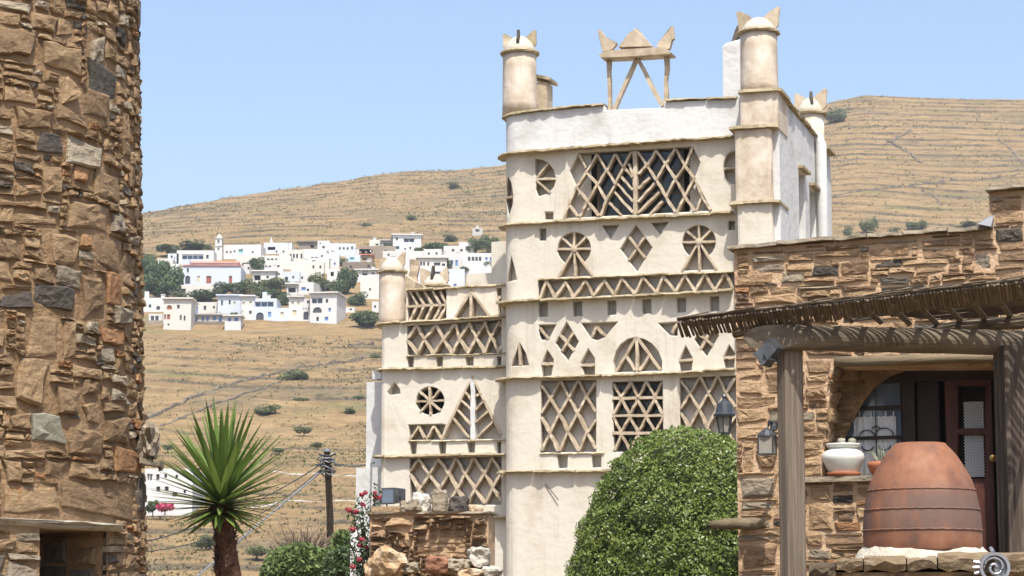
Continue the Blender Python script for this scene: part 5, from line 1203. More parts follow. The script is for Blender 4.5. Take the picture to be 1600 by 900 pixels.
# ------------------------------------------------------------------ pergola
rng = random.Random(8)
m_cane = mat('weathered_cane', [(.055, .042, .03), (.12, .094, .068), (.20, .163, .122)], rnd='object', ns=5, nmix=.7, bump=.3, bs=20, bdist=.005, stretch=(3, .5, 3))
m_beam = mat('weathered_beam', [(.075, .06, .042), (.14, .113, .082), (.22, .182, .135)], ns=4, bump=.6, bs=18, bdist=.012, stretch=(.25, 2, 2))
m_post = mat('grey_weathered_post', [(.085, .066, .05), (.175, .14, .107), (.26, .215, .17)], ns=6, bump=.9, bs=12, bdist=.02, stretch=(5, 5, .16))
m_post2 = mat('shaded_weathered_post', [(.03, .022, .018), (.085, .065, .05), (.22, .18, .14)], ns=5, bump=.9, bs=9, bdist=.03, stretch=(4, 4, .25))  # weathered wood, darkened by putting the roof's shade into its colour
A_, B_ = P(1060, 503, 19.6), P(1612, 439, 18.0)
pg = thing('pergola', 'weathered timber pergola roofed with a mat of thin canes', 'pergola', (P(1234, 700, 19.2).x, 19.2, 0))
G0 = pg.location.copy()
bx = (B_ - A_); bl = bx.length; bx /= bl; back = Vector((.30, .954, 0))
def loc_(v): return tuple(Vector(v) - G0)
N_ = 104
LN = [(0, .55), (.30, .62), (.42, .8), (.55, 1.3), (.7, 1.9), (1, 2.0)]
for i in range(N_):                      # fringe of short canes hanging along the front edge
    t = (i + rng.uniform(-.12, .12)) / N_; r = rng.uniform(.0115, .0145)
    p = A_ + bx * bl * t + Vector((0, 0, rng.uniform(-.003, .006))) - back * rng.uniform(-.01, .02); d = (back * .22 + Vector((0, 0, -.105)) + bx * rng.uniform(-.012, .012)).normalized(); ln = rng.uniform(.232, .246)
    b = MB(); b.tube([loc_(p), loc_(p + d * ln * .5 + Vector((0, 0, rng.uniform(-.004, .004)))), loc_(p + d * ln)], r, 6); b.build('cane', m_cane, pg)
def tstart(q):
    t = 0
    while t < 1 and interp(t, LN) < q: t += .02
    return t
for i in range(58):                      # long canes laid along the roof
    q = .0 + 1.95 * i / 58 + rng.uniform(-.009, .009); t0 = tstart(q)
    if t0 >= .96: continue
    t0 += rng.uniform(-.01, .02) if t0 else rng.uniform(-.012, .0); r = rng.uniform(.008, .0115); p = A_ + bx * bl * t0 + back * q + Vector((0, 0, .024 + rng.uniform(0, .006))); e_ = A_ + bx * bl * 1.02 + back * q + Vector((0, 0, .024)); n = 6
    b = MB(); b.tube([loc_(p + (e_ - p) * k / n + Vector((rng.uniform(-.008, .008), rng.uniform(-.012, .012), rng.uniform(-.004, .006)))) for k in range(n + 1)], r, 5); b.build('long_cane', m_cane, pg)
for i in range(40):                      # short broken ends bristling along the front edge
    t = rng.uniform(-.01, .98); p = A_ + bx * bl * t + Vector((0, 0, .034)) - back * .01; d = (bx + back * rng.uniform(-.25, .2) + Vector((0, 0, rng.uniform(-.03, .06)))).normalized(); b = MB(); b.tube([loc_(p), loc_(p + d * rng.uniform(.08, .3))], rng.uniform(.004, .007), 4); b.build('cane_splinter', m_cane, pg)
for k, (bk_, t0, r) in enumerate(((.52, .13, .045), (1.75, .66, .06))):
    p = A_ + bx * bl * t0 + back * bk_ - Vector((0, 0, r + .02)); q = B_ + bx * .5 + back * bk_ - Vector((0, 0, r + .02)); b = MB(); n = 6
    if k == 0: q = A_ + bx * bl * .36 + back * bk_ - Vector((0, 0, r + .02))
    b.tube([loc_(p + (q - p) * i / n + Vector((0, 0, rng.uniform(-.012, .004)))) for i in range(n + 1)], [r * rng.uniform(.85, 1.1) for i in range(n + 1)], 9); b.build('rafter', m_beam, pg)
for i in range(11):                      # cross poles above the beam
    t = .31 + i * .072; ln = interp(t, LN) + .05; p = A_ + bx * bl * t + back * .16 - Vector((0, 0, .012)); b = MB(); b.tube([loc_(p), loc_(p + back * (ln - .12))], .026, 7); b.build('cross_pole', m_beam, pg)
YB_ = 19.4
b = MB(); p, q = P(1206, 527, YB_ - .12), P(1640, 537, YB_ + .25); d = (q - p).normalized(); r = .108; u = Vector((0, 0, 1)); w = d.cross(u).normalized(); rs = []
for k in range(14):
    c = p + (q - p) * k / 13; rr = r * (1 + .03 * sin(k * 2.1)); ring = []
    for i in range(20):
        a = 2 * pi * i / 20; o = w * cos(a) + u * sin(a)
        s_ = o * rr + (d * (o.dot(w) * .22) if k == 0 else Vector((0, 0, 0)))
        ring.append(loc_(c + s_))
    rs.append(ring)
b.rings(rs); b.build('beam', m_beam, pg)
def post(px0, px1, pyt, Y, ang, m, wy, zt_):
    w = (px1 - px0) / ppm(Y); c = P((px0 + px1) / 2, pyt, Y); b = MB(); rs = []; n = 16; a = w / (cos(ang) + sin(ang) * wy) / 2; k2 = a * wy
    for k in range(n + 1):
        z = zt_ * k / n; ring = []
        for (sx, sy) in ((-1, -.85), (-.85, -1), (.85, -1), (1, -.85), (1, .85), (.85, 1), (-.85, 1), (-1, .85)):
            x, y = sx * a * rng.uniform(.98, 1.02), sy * k2 * rng.uniform(.98, 1.02); ring.append((c.x + x * cos(ang) - y * sin(ang) - G0.x, Y + x * sin(ang) + y * cos(ang) - G0.y, z))
        rs.append(ring)
    b.rings(rs); return b.build('post', m, pg)
zbm = P(1216, 526, YB_).z - .1
post(1214, 1255, 600, YB_, RD(24), m_post, .8, zbm)
post(1556, 1618, 600, YB_ + .1, RD(10), m_post2, 1.0, zbm + .02)

# ------------------------------------------------------------------ low stone bench in front of the door
rng = random.Random(14)
BF = Frame(1262, 885, 18.4, RD(-9))
bench = thing('stone_bench', 'low rubble bench wall capped with thick rough slabs under the big jar', 'wall', BF.O, BF.ang)
m_cap = mat('rough_cap_slab', [(.04, .032, .022, 0), (.105, .077, .048, .4), (.19, .14, .085, .75), (.28, .225, .155, 1)], rnd='object', ns=6, nmix=.35, bump=1, bs=12, bdist=.05, strata=4)
zc0 = BF.uv(1400, 868)[1]; zcb = BF.uv(1400, 893)[1]; ue = BF.uv(1640, 880)[0]
b = MB(); b.box(.03, .04, 0, ue, 1.3, zcb - .005); b.build('core', m_omortar, bench)
bmap = lambda u, v, w: (u, .04 - w, v)
for r in layout(ue - .03, .45, [], rng, (.16, .4), (.08, .15), .03): stone(bench, (r[0] + .03, r[1] + zcb - .46, r[2] + .03, r[3] + zcb - .46), m_ostone, rng, bmap, .05, .06, .03)
for (x0, x1, yt, yb) in ((1264, 1306, 879, 905), (1307, 1349, 872, 894), (1350, 1416, 868, 893), (1417, 1464, 868, 889), (1465, 1640, 863, 891)):
    (a, z1), (c, z0) = BF.uv(x0, yt), BF.uv(x1, yb); b = MB(); n = max(4, int((c - a) / .08)); rs = []
    for k in range(n + 1):
        q = a + .001 + (c - a - .002) * k / n; j = lambda s=.022: rng.uniform(-s, s)
        rs.append([(q, -.05 + j(), z0 + j()), (q, -.075 + j(), (z0 + z1) / 2 + j()), (q, -.05 + j(), z1 - .025 + j(.008)), (q, .02, z1 + j(.006)), (q, 1.3, z1), (q, 1.3, z0)])
    b.rings(rs); b.build('cap_slab', m_cap, bench)
# plaster bed and the great jar
m_plb = mat('rough_white_plaster', [(.38, .33, .26), (.52, .47, .385), (.60, .555, .47)], ns=4, bump=1, bs=14, bdist=.04)
YJ = 18.75; sJ = ppm(YJ)
zt_b = P(1441, 851, YJ).z; zb_b = zc0 - .02
jp = P(1442, 860, YJ)
bedp = Vector((jp.x, YJ, zb_b)); b = MB(); rs = []
for k, (f, z) in enumerate(((1.0, -.02), (1.0, .03), (.93, .55), (.86, .9), (.75, 1.0))):
    ring = []
    for i in range(36):
        a = 2 * pi * i / 36; q = 1 + .05 * mn.noise(Vector((cos(a) * 2, sin(a) * 2, z))) + .025 * mn.noise(Vector((cos(a) * 7, sin(a) * 7, z * 3)))
        ring.append((cos(a) * 104 / sJ * f * q, sin(a) * .50 * f * q, (zt_b - zb_b) * z + (.012 * mn.noise(Vector((cos(a) * 5, sin(a) * 5, 9))) if z > .3 else 0)))
    rs.append(ring)
b.rings(rs); bed = b.build('plaster_bed', m_plb, None, center=False, loc=bedp); tag(bed, 'lumpy cream plaster bed cementing the big jar onto the bench', 'plaster bed')
mj = mat('terracotta_jar', [(.08,.05,.038,0), (.15,.07,.045,.25), (.22,.095,.052,.55), (.27,.14,.082,1)], ns=2.6, det=9, rough_n=.68, bump=.3, bs=16, bdist=.012, rough=.7, spec=.3, stretch=(1.6, 1.6, 1.1), stain=[(3, 1.0, .56, .72, .28, (.36, .25, .18)), (14, 14, .68, .76, .5, (.42, .33, .26)), (6, .8, .60, .70, .5, (.12, .08, .06))])
# soot band: a real discolouration of the fired clay between the mouldings
N = mj.node_tree.nodes; L = mj.node_tree.links; bs_ = N['Principled BSDF']; old = bs_.inputs['Base Color'].links[0].from_socket
tc = N.new('ShaderNodeTexCoord'); sp = N.new('ShaderNodeSeparateXYZ'); L.new(tc.outputs['Object'], sp.inputs[0])
nz = N.new('ShaderNodeTexNoise'); nz.inputs['Scale'].default_value = 2.6; nz.inputs['Detail'].default_value = 7; mp = N.new('ShaderNodeMapping'); mp.inputs['Scale'].default_value = (2.6, 2.6, .5); L.new(tc.outputs['Object'], mp.inputs[0]); L.new(mp.outputs[0], nz.inputs[0])
rp = N.new('ShaderNodeValToRGB'); e = rp.color_ramp.elements; hJ = 167 / sJ
for pos, v in ((.0, .0), (.17, .05), (.22, .85), (.50, 1.0), (.60, .35), (.68, 0.0)):
    x = e.new(pos); x.color = (v, v, v, 1)
e.remove(e[0]); e.remove(e[-1])
mr_ = N.new('ShaderNodeMapRange'); mr_.inputs[1].default_value = 0; mr_.inputs[2].default_value = hJ; L.new(sp.outputs[2], mr_.inputs[0]); L.new(mr_.outputs[0], rp.inputs[0])
m2 = N.new('ShaderNodeMapRange'); m2.inputs[1].default_value = .30; m2.inputs[2].default_value = .52; L.new(nz.outputs['Fac'], m2.inputs[0])
ml = N.new('ShaderNodeMath'); ml.operation = 'MULTIPLY'; L.new(m2.outputs[0], ml.inputs[0]); L.new(rp.outputs[0], ml.inputs[1])
m3 = N.new('ShaderNodeMath'); m3.operation = 'MULTIPLY'; m3.inputs[1].default_value = .85; L.new(ml.outputs[0], m3.inputs[0])
mx = N.new('ShaderNodeMix'); mx.data_type = 'RGBA'; L.new(m3.outputs[0], mx.inputs[0]); L.new(old, mx.inputs[6]); mx.inputs[7].default_value = (.115, .078, .066, 1); L.new(mx.outputs[2], bs_.inputs['Base Color'])
jar = thing('terracotta_jar', 'huge upside down terracotta jar with three twisted rope bands', 'jar', (jp.x, YJ, jp.z - .03))
pr = [(0, 88), (10, 90.5), (32, 91), (50, 90), (72, 87), (92, 83), (108, 78), (122, 71.5), (136, 63), (150, 54), (160, 45), (165, 39.5), (167, 37.5)]
def prj(h):
    for (a, b1), (c, d1) in zip(pr, pr[1:]):
        if h <= c: return b1 + (d1 - b1) * (h - a) / (c - a)
    return pr[-1][1]
b = MB(); prof = []
for k in range(41):
    h = 167 * k / 40; r = (prj(max(0, h - 3)) + prj(h) + prj(min(167, h + 3))) / 3; prof.append((r / sJ, (h + 3) / sJ))
prof += [(36 / sJ, 170.5 / sJ), (.02, 170.5 / sJ)]
b.lathe(prof, 64); b.build('body', mj, jar, smooth=True, center=False, loc=(0, 0, 0))
for h in (35.5, 67, 97):
    b = MB(); rs = []
    for i in range(180):
        a = 2 * pi * i / 180; R = prj(h - 3) / sJ + .002; tw = i * 2 * pi / 3.0 * .55; ring = []
        for k in range(6):
            q = 2 * pi * k / 6 + tw; rr_ = .011 * (1 + .5 * cos(2 * (2 * pi * k / 6) - 0)); dx, dz = cos(2*pi*k/6) * .005, sin(2*pi*k/6) * .008
            zz_ = h / sJ + dz + .002 * sin(i * 1.05); ring.append((cos(a) * (R + dx), sin(a) * (R + dx), zz_))
        rs.append(ring)
    rs.append(rs[0]); b.rings(rs, False, False); b.build('rope_band', mj, jar, smooth=True, center=False, loc=(0, 0, 0))
# round metal ornament at the lower right
m_sil = mat('grey_painted_metal', [(.24, .25, .27), (.38, .39, .42)], ns=6, bump=.15, bs=20, rough=.35, metal=.6)
c = BF.uv(1553, 887, -.1); op_ = BF.O + BF.ux * c[0] + BF.uy * -.1 + Vector((0, 0, c[1]))
orn = thing('wheel_ornament', 'round grey metal crank wheel with coiled centre hung before the bench slab', 'ornament', op_, BF.ang + RD(8))
def yring(r0, r1, y0, y1, n=32, a0=0, a1=2 * pi):
    b = MB(); full = abs(a1 - a0 - 2 * pi) < .01; rs = []
    for i in range(n + 1):
        a = a0 + (a1 - a0) * i / n; ca, sa = cos(a), sin(a); rs.append([(ca * r0, y0, sa * r0), (ca * r1, y0, sa * r1), (ca * r1, y1, sa * r1), (ca * r0, y1, sa * r0)])
    return b.rings(rs, not full, not full)
sO = ppm(18.3)
yring(18.5 / sO, 23 / sO, -.05, .05).build('rim', m_sil, orn); yring(0.001, 18.4 / sO, .0, .03, 24, RD(-80), RD(80)).build('disc', m_sil, orn)
b = MB(); b.tube([(cos(t) * (.012 + .008 * t), -.03, sin(t) * (.012 + .008 * t)) for t in np.linspace(0, 9.5, 40)], .013, 6); b.build('coil', m_sil, orn, smooth=True)
for k, (x, z) in enumerate(((-31, 9), (-32, 0), (-30, -9))): b = MB(); b.tube([(x / sO, .0, z / sO), (-22 / sO, 0, z * .8 / sO)], [.014, .018], 7); b.build('spoke_peg', m_sil, orn)
b = MB(); b.tube([(0, .02, 24 / sO), (-.01, .06, 30 / sO)], .015, 7); b.build('hook', m_sil, orn)

# ------------------------------------------------------------------ things on the window sill
def on_sill(px, py, off):
    u, z = HF.uv(px, py, off); return HF.O + HF.ux * u + HF.uy * off + Vector((0, 0, z))
m_glaze = mat('white_glaze', [(.66, .68, .62), (.72, .73, .68)], ns=3, bump=.05, bs=5, rough=.25, spec=.5)
m_terra = mat('terracotta', [(.34, .12, .06), (.46, .18, .095)], ns=5, bump=.2, bs=20, bdist=.005, rough=.75)
zs_ill = sA[1]; sS = ppm(21.6)
pp = on_sill(1318, 743, .06); pp.z = HF.O.z + zs_ill + .002
sc_ = thing('saucer', 'flat terracotta saucer under the white pot on the window sill', 'saucer', pp); b = MB(); b.lathe([(.01, 0), (23 / sS, 0), (27.5 / sS, 6 / sS), (25.5 / sS, 6.5 / sS), (22 / sS, 2.5 / sS), (.01, 2 / sS)], 28); b.build('dish', m_terra, sc_, smooth=True, center=False, loc=(0, 0, 0))
wp = thing('white_pot', 'round glossy white ceramic pot with flared rim on the window sill', 'pot', pp + Vector((0, 0, 2.8 / sS)))
b = MB(); b.lathe([(z, y) for z, y in [(.01, 0)] + [(r / sS, h / sS) for r, h in ((20, 0), (22, 3), (27, 12), (31.5, 22), (32.5, 27), (31, 32), (27, 36), (22, 38.5), (22, 41))]], 32); b.build('body', m_glaze, wp, smooth=True, center=False, loc=(0, 0, 0))
b = MB(); b.lathe([(r / sS, h / sS) for r, h in ((21.8, 40), (25, 42.5), (27, 45.5), (26.5, 47), (24.5, 46), (21, 42), (1, 41.5))], 32); b.build('rim', m_glaze, wp, smooth=True, center=False, loc=(0, 0, 0))
for dx, nm, lb in ((-2, m_wstone, 'white pebble ball on the pot rim, left one'), (14, m_green, 'beige pebble ball on the pot rim, right one')):
    o = rock('pebble', nm, None, wp.location + Vector((dx / sS, 0, 51 / sS)), (6.3 / sS, 6 / sS, 5.2 / sS), rng, 2, .08); o.data.shade_smooth(); tag(o, lb, 'pebble')
sp_ = on_sill(1380, 743, .06); sp_.z = pp.z
pot = thing('succulent_pot', 'small terracotta bowl pot half hidden by the big jar', 'pot', sp_); b = MB(); b.lathe([(r / sS, h / sS) for r, h in ((.5, 0), (15, 0), (21, 9), (23, 15), (23, 21), (21, 21), (19, 17), (1, 16.5))], 26); b.build('bowl', m_terra, pot, smooth=True, center=False, loc=(0, 0, 0))
m_succ = mat('grey_green_succulent', [(.12, .16, .11), (.24, .27, .20), (.34, .33, .19)], rnd='object', bump=0, rough=.6)
plant = thing('succulent', 'spiky grey green succulent growing in the terracotta bowl', 'plant', sp_ + Vector((0, 0, 17 / sS)))
for k in range(16):
    a = k * 2.4; t = rng.uniform(.1, .8); ln = rng.uniform(16, 34) / sS * (1 - t * .3); d = Vector((cos(a) * sin(t), sin(a) * sin(t), cos(t))); b = MB(); p = Vector((cos(a) * .025, sin(a) * .025, 0)); b.tube([tuple(p), tuple(p + d * ln * .5), tuple(p + d * ln + Vector((0, 0, .01)))], [.013, .011, .002], 5); b.build('leaf', m_succ, plant)

# ------------------------------------------------------------------ lamps
m_lamp = mat('dark_lamp_metal', [(.045, .05, .055), (.085, .09, .10)], ns=6, bump=.1, rough=.4, metal=.5)
m_lglass = mat('frosted_lamp_glass', [(.22, .20, .17), (.30, .28, .24)], ns=3, bump=0, rough=.3)
def lantern(o, s, h0, h1, r0, r1, cap):
    """glass body from h0 up to h1 (photo px), four bars, roof"""
    b = MB(); b.rings([[(sx * r / s * .93, sy * r / s * .93, h / s) for sx, sy in ((-1, -1), (1, -1), (1, 1), (-1, 1))] for r, h in ((r0, h0), (r1, h1))]); b.build('glass', m_lglass, o)
    for sx, sy in ((-1, -1), (1, -1), (1, 1), (-1, 1)): b = MB(); b.tube([(sx * r0 / s, sy * r0 / s, h0 / s), (sx * r1 / s, sy * r1 / s, h1 / s)], 1.2 / s, 5); b.build('bar', m_lamp, o)
    b = MB(); b.box(-r0 * 1.12 / s, -r0 * 1.12 / s, (h0 - 2) / s, r0 * 1.12 / s, r0 * 1.12 / s, h0 / s); b.build('base', m_lamp, o)
    b = MB(); b.lathe([(r * 1.2 / s, (h1 + h) / s) for r, h in cap], 12); b.build('roof', m_lamp, o)
Yl = 20.85; s = ppm(Yl); wl_ = thing('wall_lantern', 'small dark wall lantern beside the grey pergola post', 'lamp', P(1199, 712, Yl), RD(-20))
lantern(wl_, s, 3, 30, 11.5, 11.5, [(13, 0), (12.5, 2), (7, 9), (3, 12), (.5, 13)])
b = MB(); b.tube([(0, 0, 42 / s), (4 / s, 2 / s, 52 / s), (10 / s, 20 / s, 52 / s), (9 / s, 60 / s, 40 / s)], [.014, .02, .02, .014], 7); b.build('bracket', m_lamp, wl_); b = MB(); b.lathe([(.01, 38 / s), (.035, 40 / s), (.03, 47 / s), (.01, 52 / s)], 10, (8 / s, 10 / s)); b.build('knuckle', m_lamp, wl_)
Yl = 28.0; s = ppm(Yl); pz = P(1132, 676, Yl); lp = thing('lamp_post', 'dark garden lamp post with tapering glass lantern rising behind the clipped bush', 'lamp', (pz.x, Yl, 0), RD(15)); h = pz.z
b = MB(); b.tube([(0, 0, 0), (0, 0, h)], .04, 10); b.build('pole', m_lamp, lp)
b = MB(); b.rings([[(8 / s * cos(k * pi / 3), 8 / s * sin(k * pi / 3), h) for k in range(6)], [(12.5 / s * cos(k * pi / 3), 12.5 / s * sin(k * pi / 3), h + 26 / s) for k in range(6)]]); b.build('glass', m_lglass, lp)
for k in range(6): b = MB(); b.tube([(8.3 / s * cos(k * pi / 3), 8.3 / s * sin(k * pi / 3), h), (13 / s * cos(k * pi / 3), 13 / s * sin(k * pi / 3), h + 26 / s)], 1.1 / s, 5); b.build('bar', m_lamp, lp)
b = MB(); b.lathe([(r / s, h + q / s) for r, q in ((17, 25), (17.5, 28), (14, 31), (11.5, 44), (7, 48), (3, 51), (2.5, 54), (4, 56), (2, 60), (.4, 61))], 12); b.build('cap', m_lamp, lp); b = MB(); b.lathe([(.06, h - .05), (.075, h)], 10); b.build('collar', m_lamp, lp)
m_flood = mat('cast_aluminium', [(.05, .052, .056), (.12, .125, .13)], ns=5, bump=.15, bs=14, rough=.45, metal=.3)
def floodlight(name, label, px, py, Y, rz, tilt, w, hh, dp, mm, parent=None):
    s = ppm(Y); t = thing(name, label, 'lamp', P(px, py, Y), rz); a, c = w / s / 2, hh / s / 2
    from mathutils import Matrix
    R = Matrix.Rotation(tilt, 4, 'X')
    def ob(b, n, m): b.v = [tuple(R @ Vector(v)) for v in b.v]; return b.build(n, m, t)
    mm = m_flood if mm is m_zinc else mm
    b = MB(); b.rings([[(-a, 0, -c), (a, 0, -c), (a, 0, c), (-a, 0, c)], [(-a * .7, dp, -c * .65), (a * .7, dp, -c * .65), (a * .7, dp, c * .65), (-a * .7, dp, c * .65)]]); ob(b, 'housing', mm)
    b = MB(); b.box(-a * 1.05, -.012, -c * 1.05, a * 1.05, -.001, c * 1.05); ob(b, 'rim', mm); b = MB(); b.box(-a * .86, -.016, -c * .84, a * .86, -.013, c * .84); ob(b, 'lens', m_sheer)
    for k in range(5): q = -a * .6 + a * .3 * k; b = MB(); b.box(q - .007, dp * .1, c * .5, q + .007, dp * 1.05, c * 1.12); b.box(q - .007, dp * 1.001, -c * .6, q + .007, dp * 1.16, c * 1.1); ob(b, 'fin', mm)
    b = MB(); b.tube([(-a * 1.1, dp * .4, 0), (-a * 1.1, dp * .5, -c * 1.3), (a * 1.1, dp * .5, -c * 1.3), (a * 1.1, dp * .4, 0)], .012, 6); ob(b, 'yoke', m_lamp); return t
floodlight('floodlight', 'silver ribbed floodlight hanging below the round beam end', 1192, 562, 19.2, RD(-122), RD(40), 29, 25, .16, m_zinc)
b = None
fl2 = floodlight('floodlight', 'grey square floodlight on the small rubble wall among the rocks', 604, 784, 29.0, RD(-25), RD(0), 22, 24, .30, m_zinc)

# ------------------------------------------------------------------ clipped bush
Yb = 27.2; s = ppm(Yb); cb = P(1072, 900, Yb)
bush = thing('clipped_bush', 'large dome clipped evergreen bush in front of the dovecote wall', 'bush', (cb.x, Yb, 0))
PB = [(668, 0), (671, 30), (676, 52), (686, 74), (700, 92), (720, 112), (745, 128), (775, 145), (810, 162), (850, 173), (900, 184), (960, 186), (1010, 170), (1040, 120)]
r = np.random.RandomState(4); n = 100000; pys = r.uniform(668, 1030, n); rad = np.interp(pys, [a for a, _ in PB], [c for _, c in PB])
keep = r.uniform(0, 186, n) < rad + 18; pys = pys[keep]; rad = rad[keep]; n = len(pys); th = r.uniform(0, 2 * pi, n); zz = np.array([P(1072, q, Yb).z for q in np.linspace(668, 1030, 60)]); zz = np.interp(pys, np.linspace(668, 1030, 60), zz)
bump_ = np.array([mn.noise(Vector((cos(t) * a / s * 3.2, sin(t) * a / s * 3.2, z * 3.2))) * .5 + mn.noise(Vector((cos(t) * a / s * 8, sin(t) * a / s * 8, z * 8))) * .5 for t, a, z in zip(th, rad, zz)])
dep = np.abs(r.normal(0, 1, n)) * .05
R_ = rad / s * (1) - .045 + bump_ * .20 - dep; R_ = np.maximum(R_, 0) ; R_ += np.where(r.uniform(size=n) < .03, r.uniform(0, .07, n), 0)
pts = np.stack([np.cos(th) * R_, np.sin(th) * R_ * .95, zz + bump_ * .05], 1); nrm = np.stack([np.cos(th) * .8, np.sin(th) * .8, np.full(n, .55)], 1)
m_box = mat('boxwood_leaves', [(.05, .082, .016, 0), (.125, .178, .034, .45), (.20, .25, .055, .86), (.34, .28, .08, 1)], rnd='island', ns=1.5, nmix=.5, bump=0, rough=.42, spec=.45, trans=.2, stain=[(2.4, 2.4, .57, .68, .55, (.27, .25, .06)), (5, 5, .62, .70, .5, (.05, .09, .03))])
v, f = leaf_cloud(pts, .0215, 9, 0, nrm); fo = link('foliage', leaf_mesh('foliage', v, f, m_box), bush); fo['kind'] = 'stuff'
b = MB(); prof = [(max(.02, a / s - .22), P(1072, p_, Yb).z - .1) for p_, a in PB[1:]][::-1]; b.lathe(prof, 24); b.build('dark_inner_core', mat('shaded_core', [(.02, .03, .01), (.05, .055, .025)], ns=14, bump=.8, bs=30), bush)  # solid dark core, the shade between the leaves put into its colour
b = MB(); b.tube([(0, 0, 0), (0, 0, .9)], .09, 8); b.build('trunk', m_trunk, bush)
# a strap leaved plant peeping out low beside the house corner
sl_ = thing('strap_leaf_plant', 'few long drooping strap leaves beside the house corner under the jutting log', 'plant', P(1142, 862, 24.5)); m_strap = mat('strap_leaf', [(.10, .16, .05), (.16, .23, .08)], bump=0, rough=.5, trans=.3)
def blade(parent, base, d, ln, w, droop, m, n=6, fold=.25, name='leaf'):
    d = d.normalized(); side = d.cross(Vector((0, 0, 1))); side = side.normalized() if side.length > .05 else Vector((1, 0, 0)); up = side.cross(d); vs = []; p = Vector(base); step = ln / n; dd = d.copy()
    for k in range(n + 1):
        t = k / n; ww = w * (.55 + .45 * min(1, t * 4)) * (1 - t) ** .6 if k < n else .001; up = side.cross(dd).normalized()
        vs += [tuple(p - side * ww + up * ww * fold), tuple(p), tuple(p + side * ww + up * ww * fold)]
        dd = (dd - Vector((0, 0, droop / n))).normalized(); p = p + dd * step
    fs = [(3*k+i, 3*k+i+1, 3*k+i+4, 3*k+i+3) for k in range(n) for i in (0, 1)]
    return MB().add(vs, fs).build(name, m, parent, smooth=True)
for a, e in ((2.6, .3), (3.3, .1), (-2.4, .5), (-1.2, .2), (2.2, .7), (-.4, .3), (-2.9, .6)): blade(sl_, (0, 0, 0), Vector((cos(a), sin(a) * .6, e)), .32, .022, .9, m_strap)

# ------------------------------------------------------------------ yucca
rng = random.Random(17); Yy = 22.0; s = ppm(Yy); hd = P(346, 772, Yy); bs0 = P(362, 930, Yy)
yu = thing('spiky_palm', 'spiky yucca palm with a round head of stiff green sword leaves on a shaggy trunk', 'palm', (bs0.x, Yy, 0))
m_yl = mat('sword_leaf', [(.075, .125, .028), (.14, .215, .048), (.25, .32, .08)], rnd='object', ns=3, nmix=.6, bump=.1, bs=30, rough=.38, spec=.45, trans=.28)
m_dry = mat('dry_leaf', [(.20, .12, .06), (.34, .25, .14)], rnd='object', bump=0, rough=.8)
b0 = Vector((0, 0, 0)); top = Vector((hd.x - bs0.x, 0, hd.z))
L0 = Vector((bs0.x, Yy, 0)); mid = P(352, 840, Yy) - L0
b = MB(); b.tube([(0, 0, 0), tuple(P(362, 905, Yy) - L0), tuple(mid), tuple(P(345, 800, Yy) - L0), tuple(top)], [.115, .10, .086, .09, .05], 14); m_yt = mat('shaggy_trunk', [(.06, .03, .02), (.16, .08, .05), (.27, .16, .10)], ns=9, bump=1, bs=14, bdist=.05); b.build('trunk', m_yt, yu)
b = MB()
for k in range(420):
    t = rng.uniform(0, 1); z0 = P(362, 915, Yy).z - .3; z1 = P(345, 795, Yy).z; z = z0 + (z1 - z0) * t; a = rng.uniform(0, 2 * pi); cx_ = interp(z, [(0, 0), (mid.z, mid.x), (z1, P(345, 795, Yy).x - L0.x)]); r = .096
    p = Vector((cx_ + cos(a) * r, sin(a) * r, z)); o = Vector((cos(a), sin(a), 0)); sd_ = Vector((-sin(a), cos(a), 0)) * rng.uniform(.018, .035); q = p + o * rng.uniform(.012, .04) + Vector((0, 0, rng.uniform(.03, .07)))
    b.add([tuple(p - sd_), tuple(p + sd_), tuple(q + sd_ * .6), tuple(q - sd_ * .6)], [(0, 1, 2, 3)])
o = b.build('leaf_base', m_yt, yu); o['kind'] = 'stuff'
nl = 165
for k in range(nl):
    t = (k + .5) / nl; el = RD(83) - RD(106) * t ** .80; az = k * 2.39996 + rng.uniform(-.2, .2)
    ln = (.86 - .24 * t ** 1.1) * rng.uniform(.9, 1.08) if el > 0 else rng.uniform(.40, .55); d = Vector((cos(az) * cos(el), sin(az) * cos(el), sin(el))); base = top + Vector((0, 0, .06 - .26 * t)) + Vector((d.x, d.y, 0)) * .045
    blade(yu, base, d, ln, rng.uniform(.036, .049), rng.uniform(.0, .16) if el > 0 else rng.uniform(.05, .35), m_yl, 5, .3)
for k in range(26): az = rng.uniform(0, 6.28); blade(yu, top - Vector((0, 0, .2)), Vector((cos(az) * .35, sin(az) * .35, -1)), rng.uniform(.2, .34), .018, .2, m_dry, 4, .2, 'dry_leaf')

# ------------------------------------------------------------------ small rubble wall with rocks
rng = random.Random(9)
SF = Frame(577, 900, 29.0, RD(-8)); sw = thing('rubble_wall', 'small free standing rubble wall with a shallow niche and rocks along its top', 'wall', SF.O, SF.ang)
uu = SF.uv(763, 850)[0]; zz1 = SF.uv(670, 803)[1]; zz0 = SF.uv(670, 905)[1] - .3
na, nz1 = SF.uv(648, 827, 0); nc, nz0 = SF.uv(736, 872, 0)
b = MB(); b.box(0, 0, 0, uu, .32, zz1); b.build('core', m_omortar, sw)
b = MB(); b.box(.02, .325, 0, uu - .02, .7, zz1 - .01); b.build('core', m_omortar, sw)
smap = lambda u, v, w: (u, -w, v + zz0)
sb = lambda u, v: na + .05 < u < nc - .05 and nz0 - zz0 + .03 < v < nz1 - zz0 - .03
def srect(x0, y0, x1, y1): a, d_ = SF.uv(x0, y1); c, e_ = SF.uv(x1, y0); return (a, d_ - zz0, c, e_ - zz0, 0)
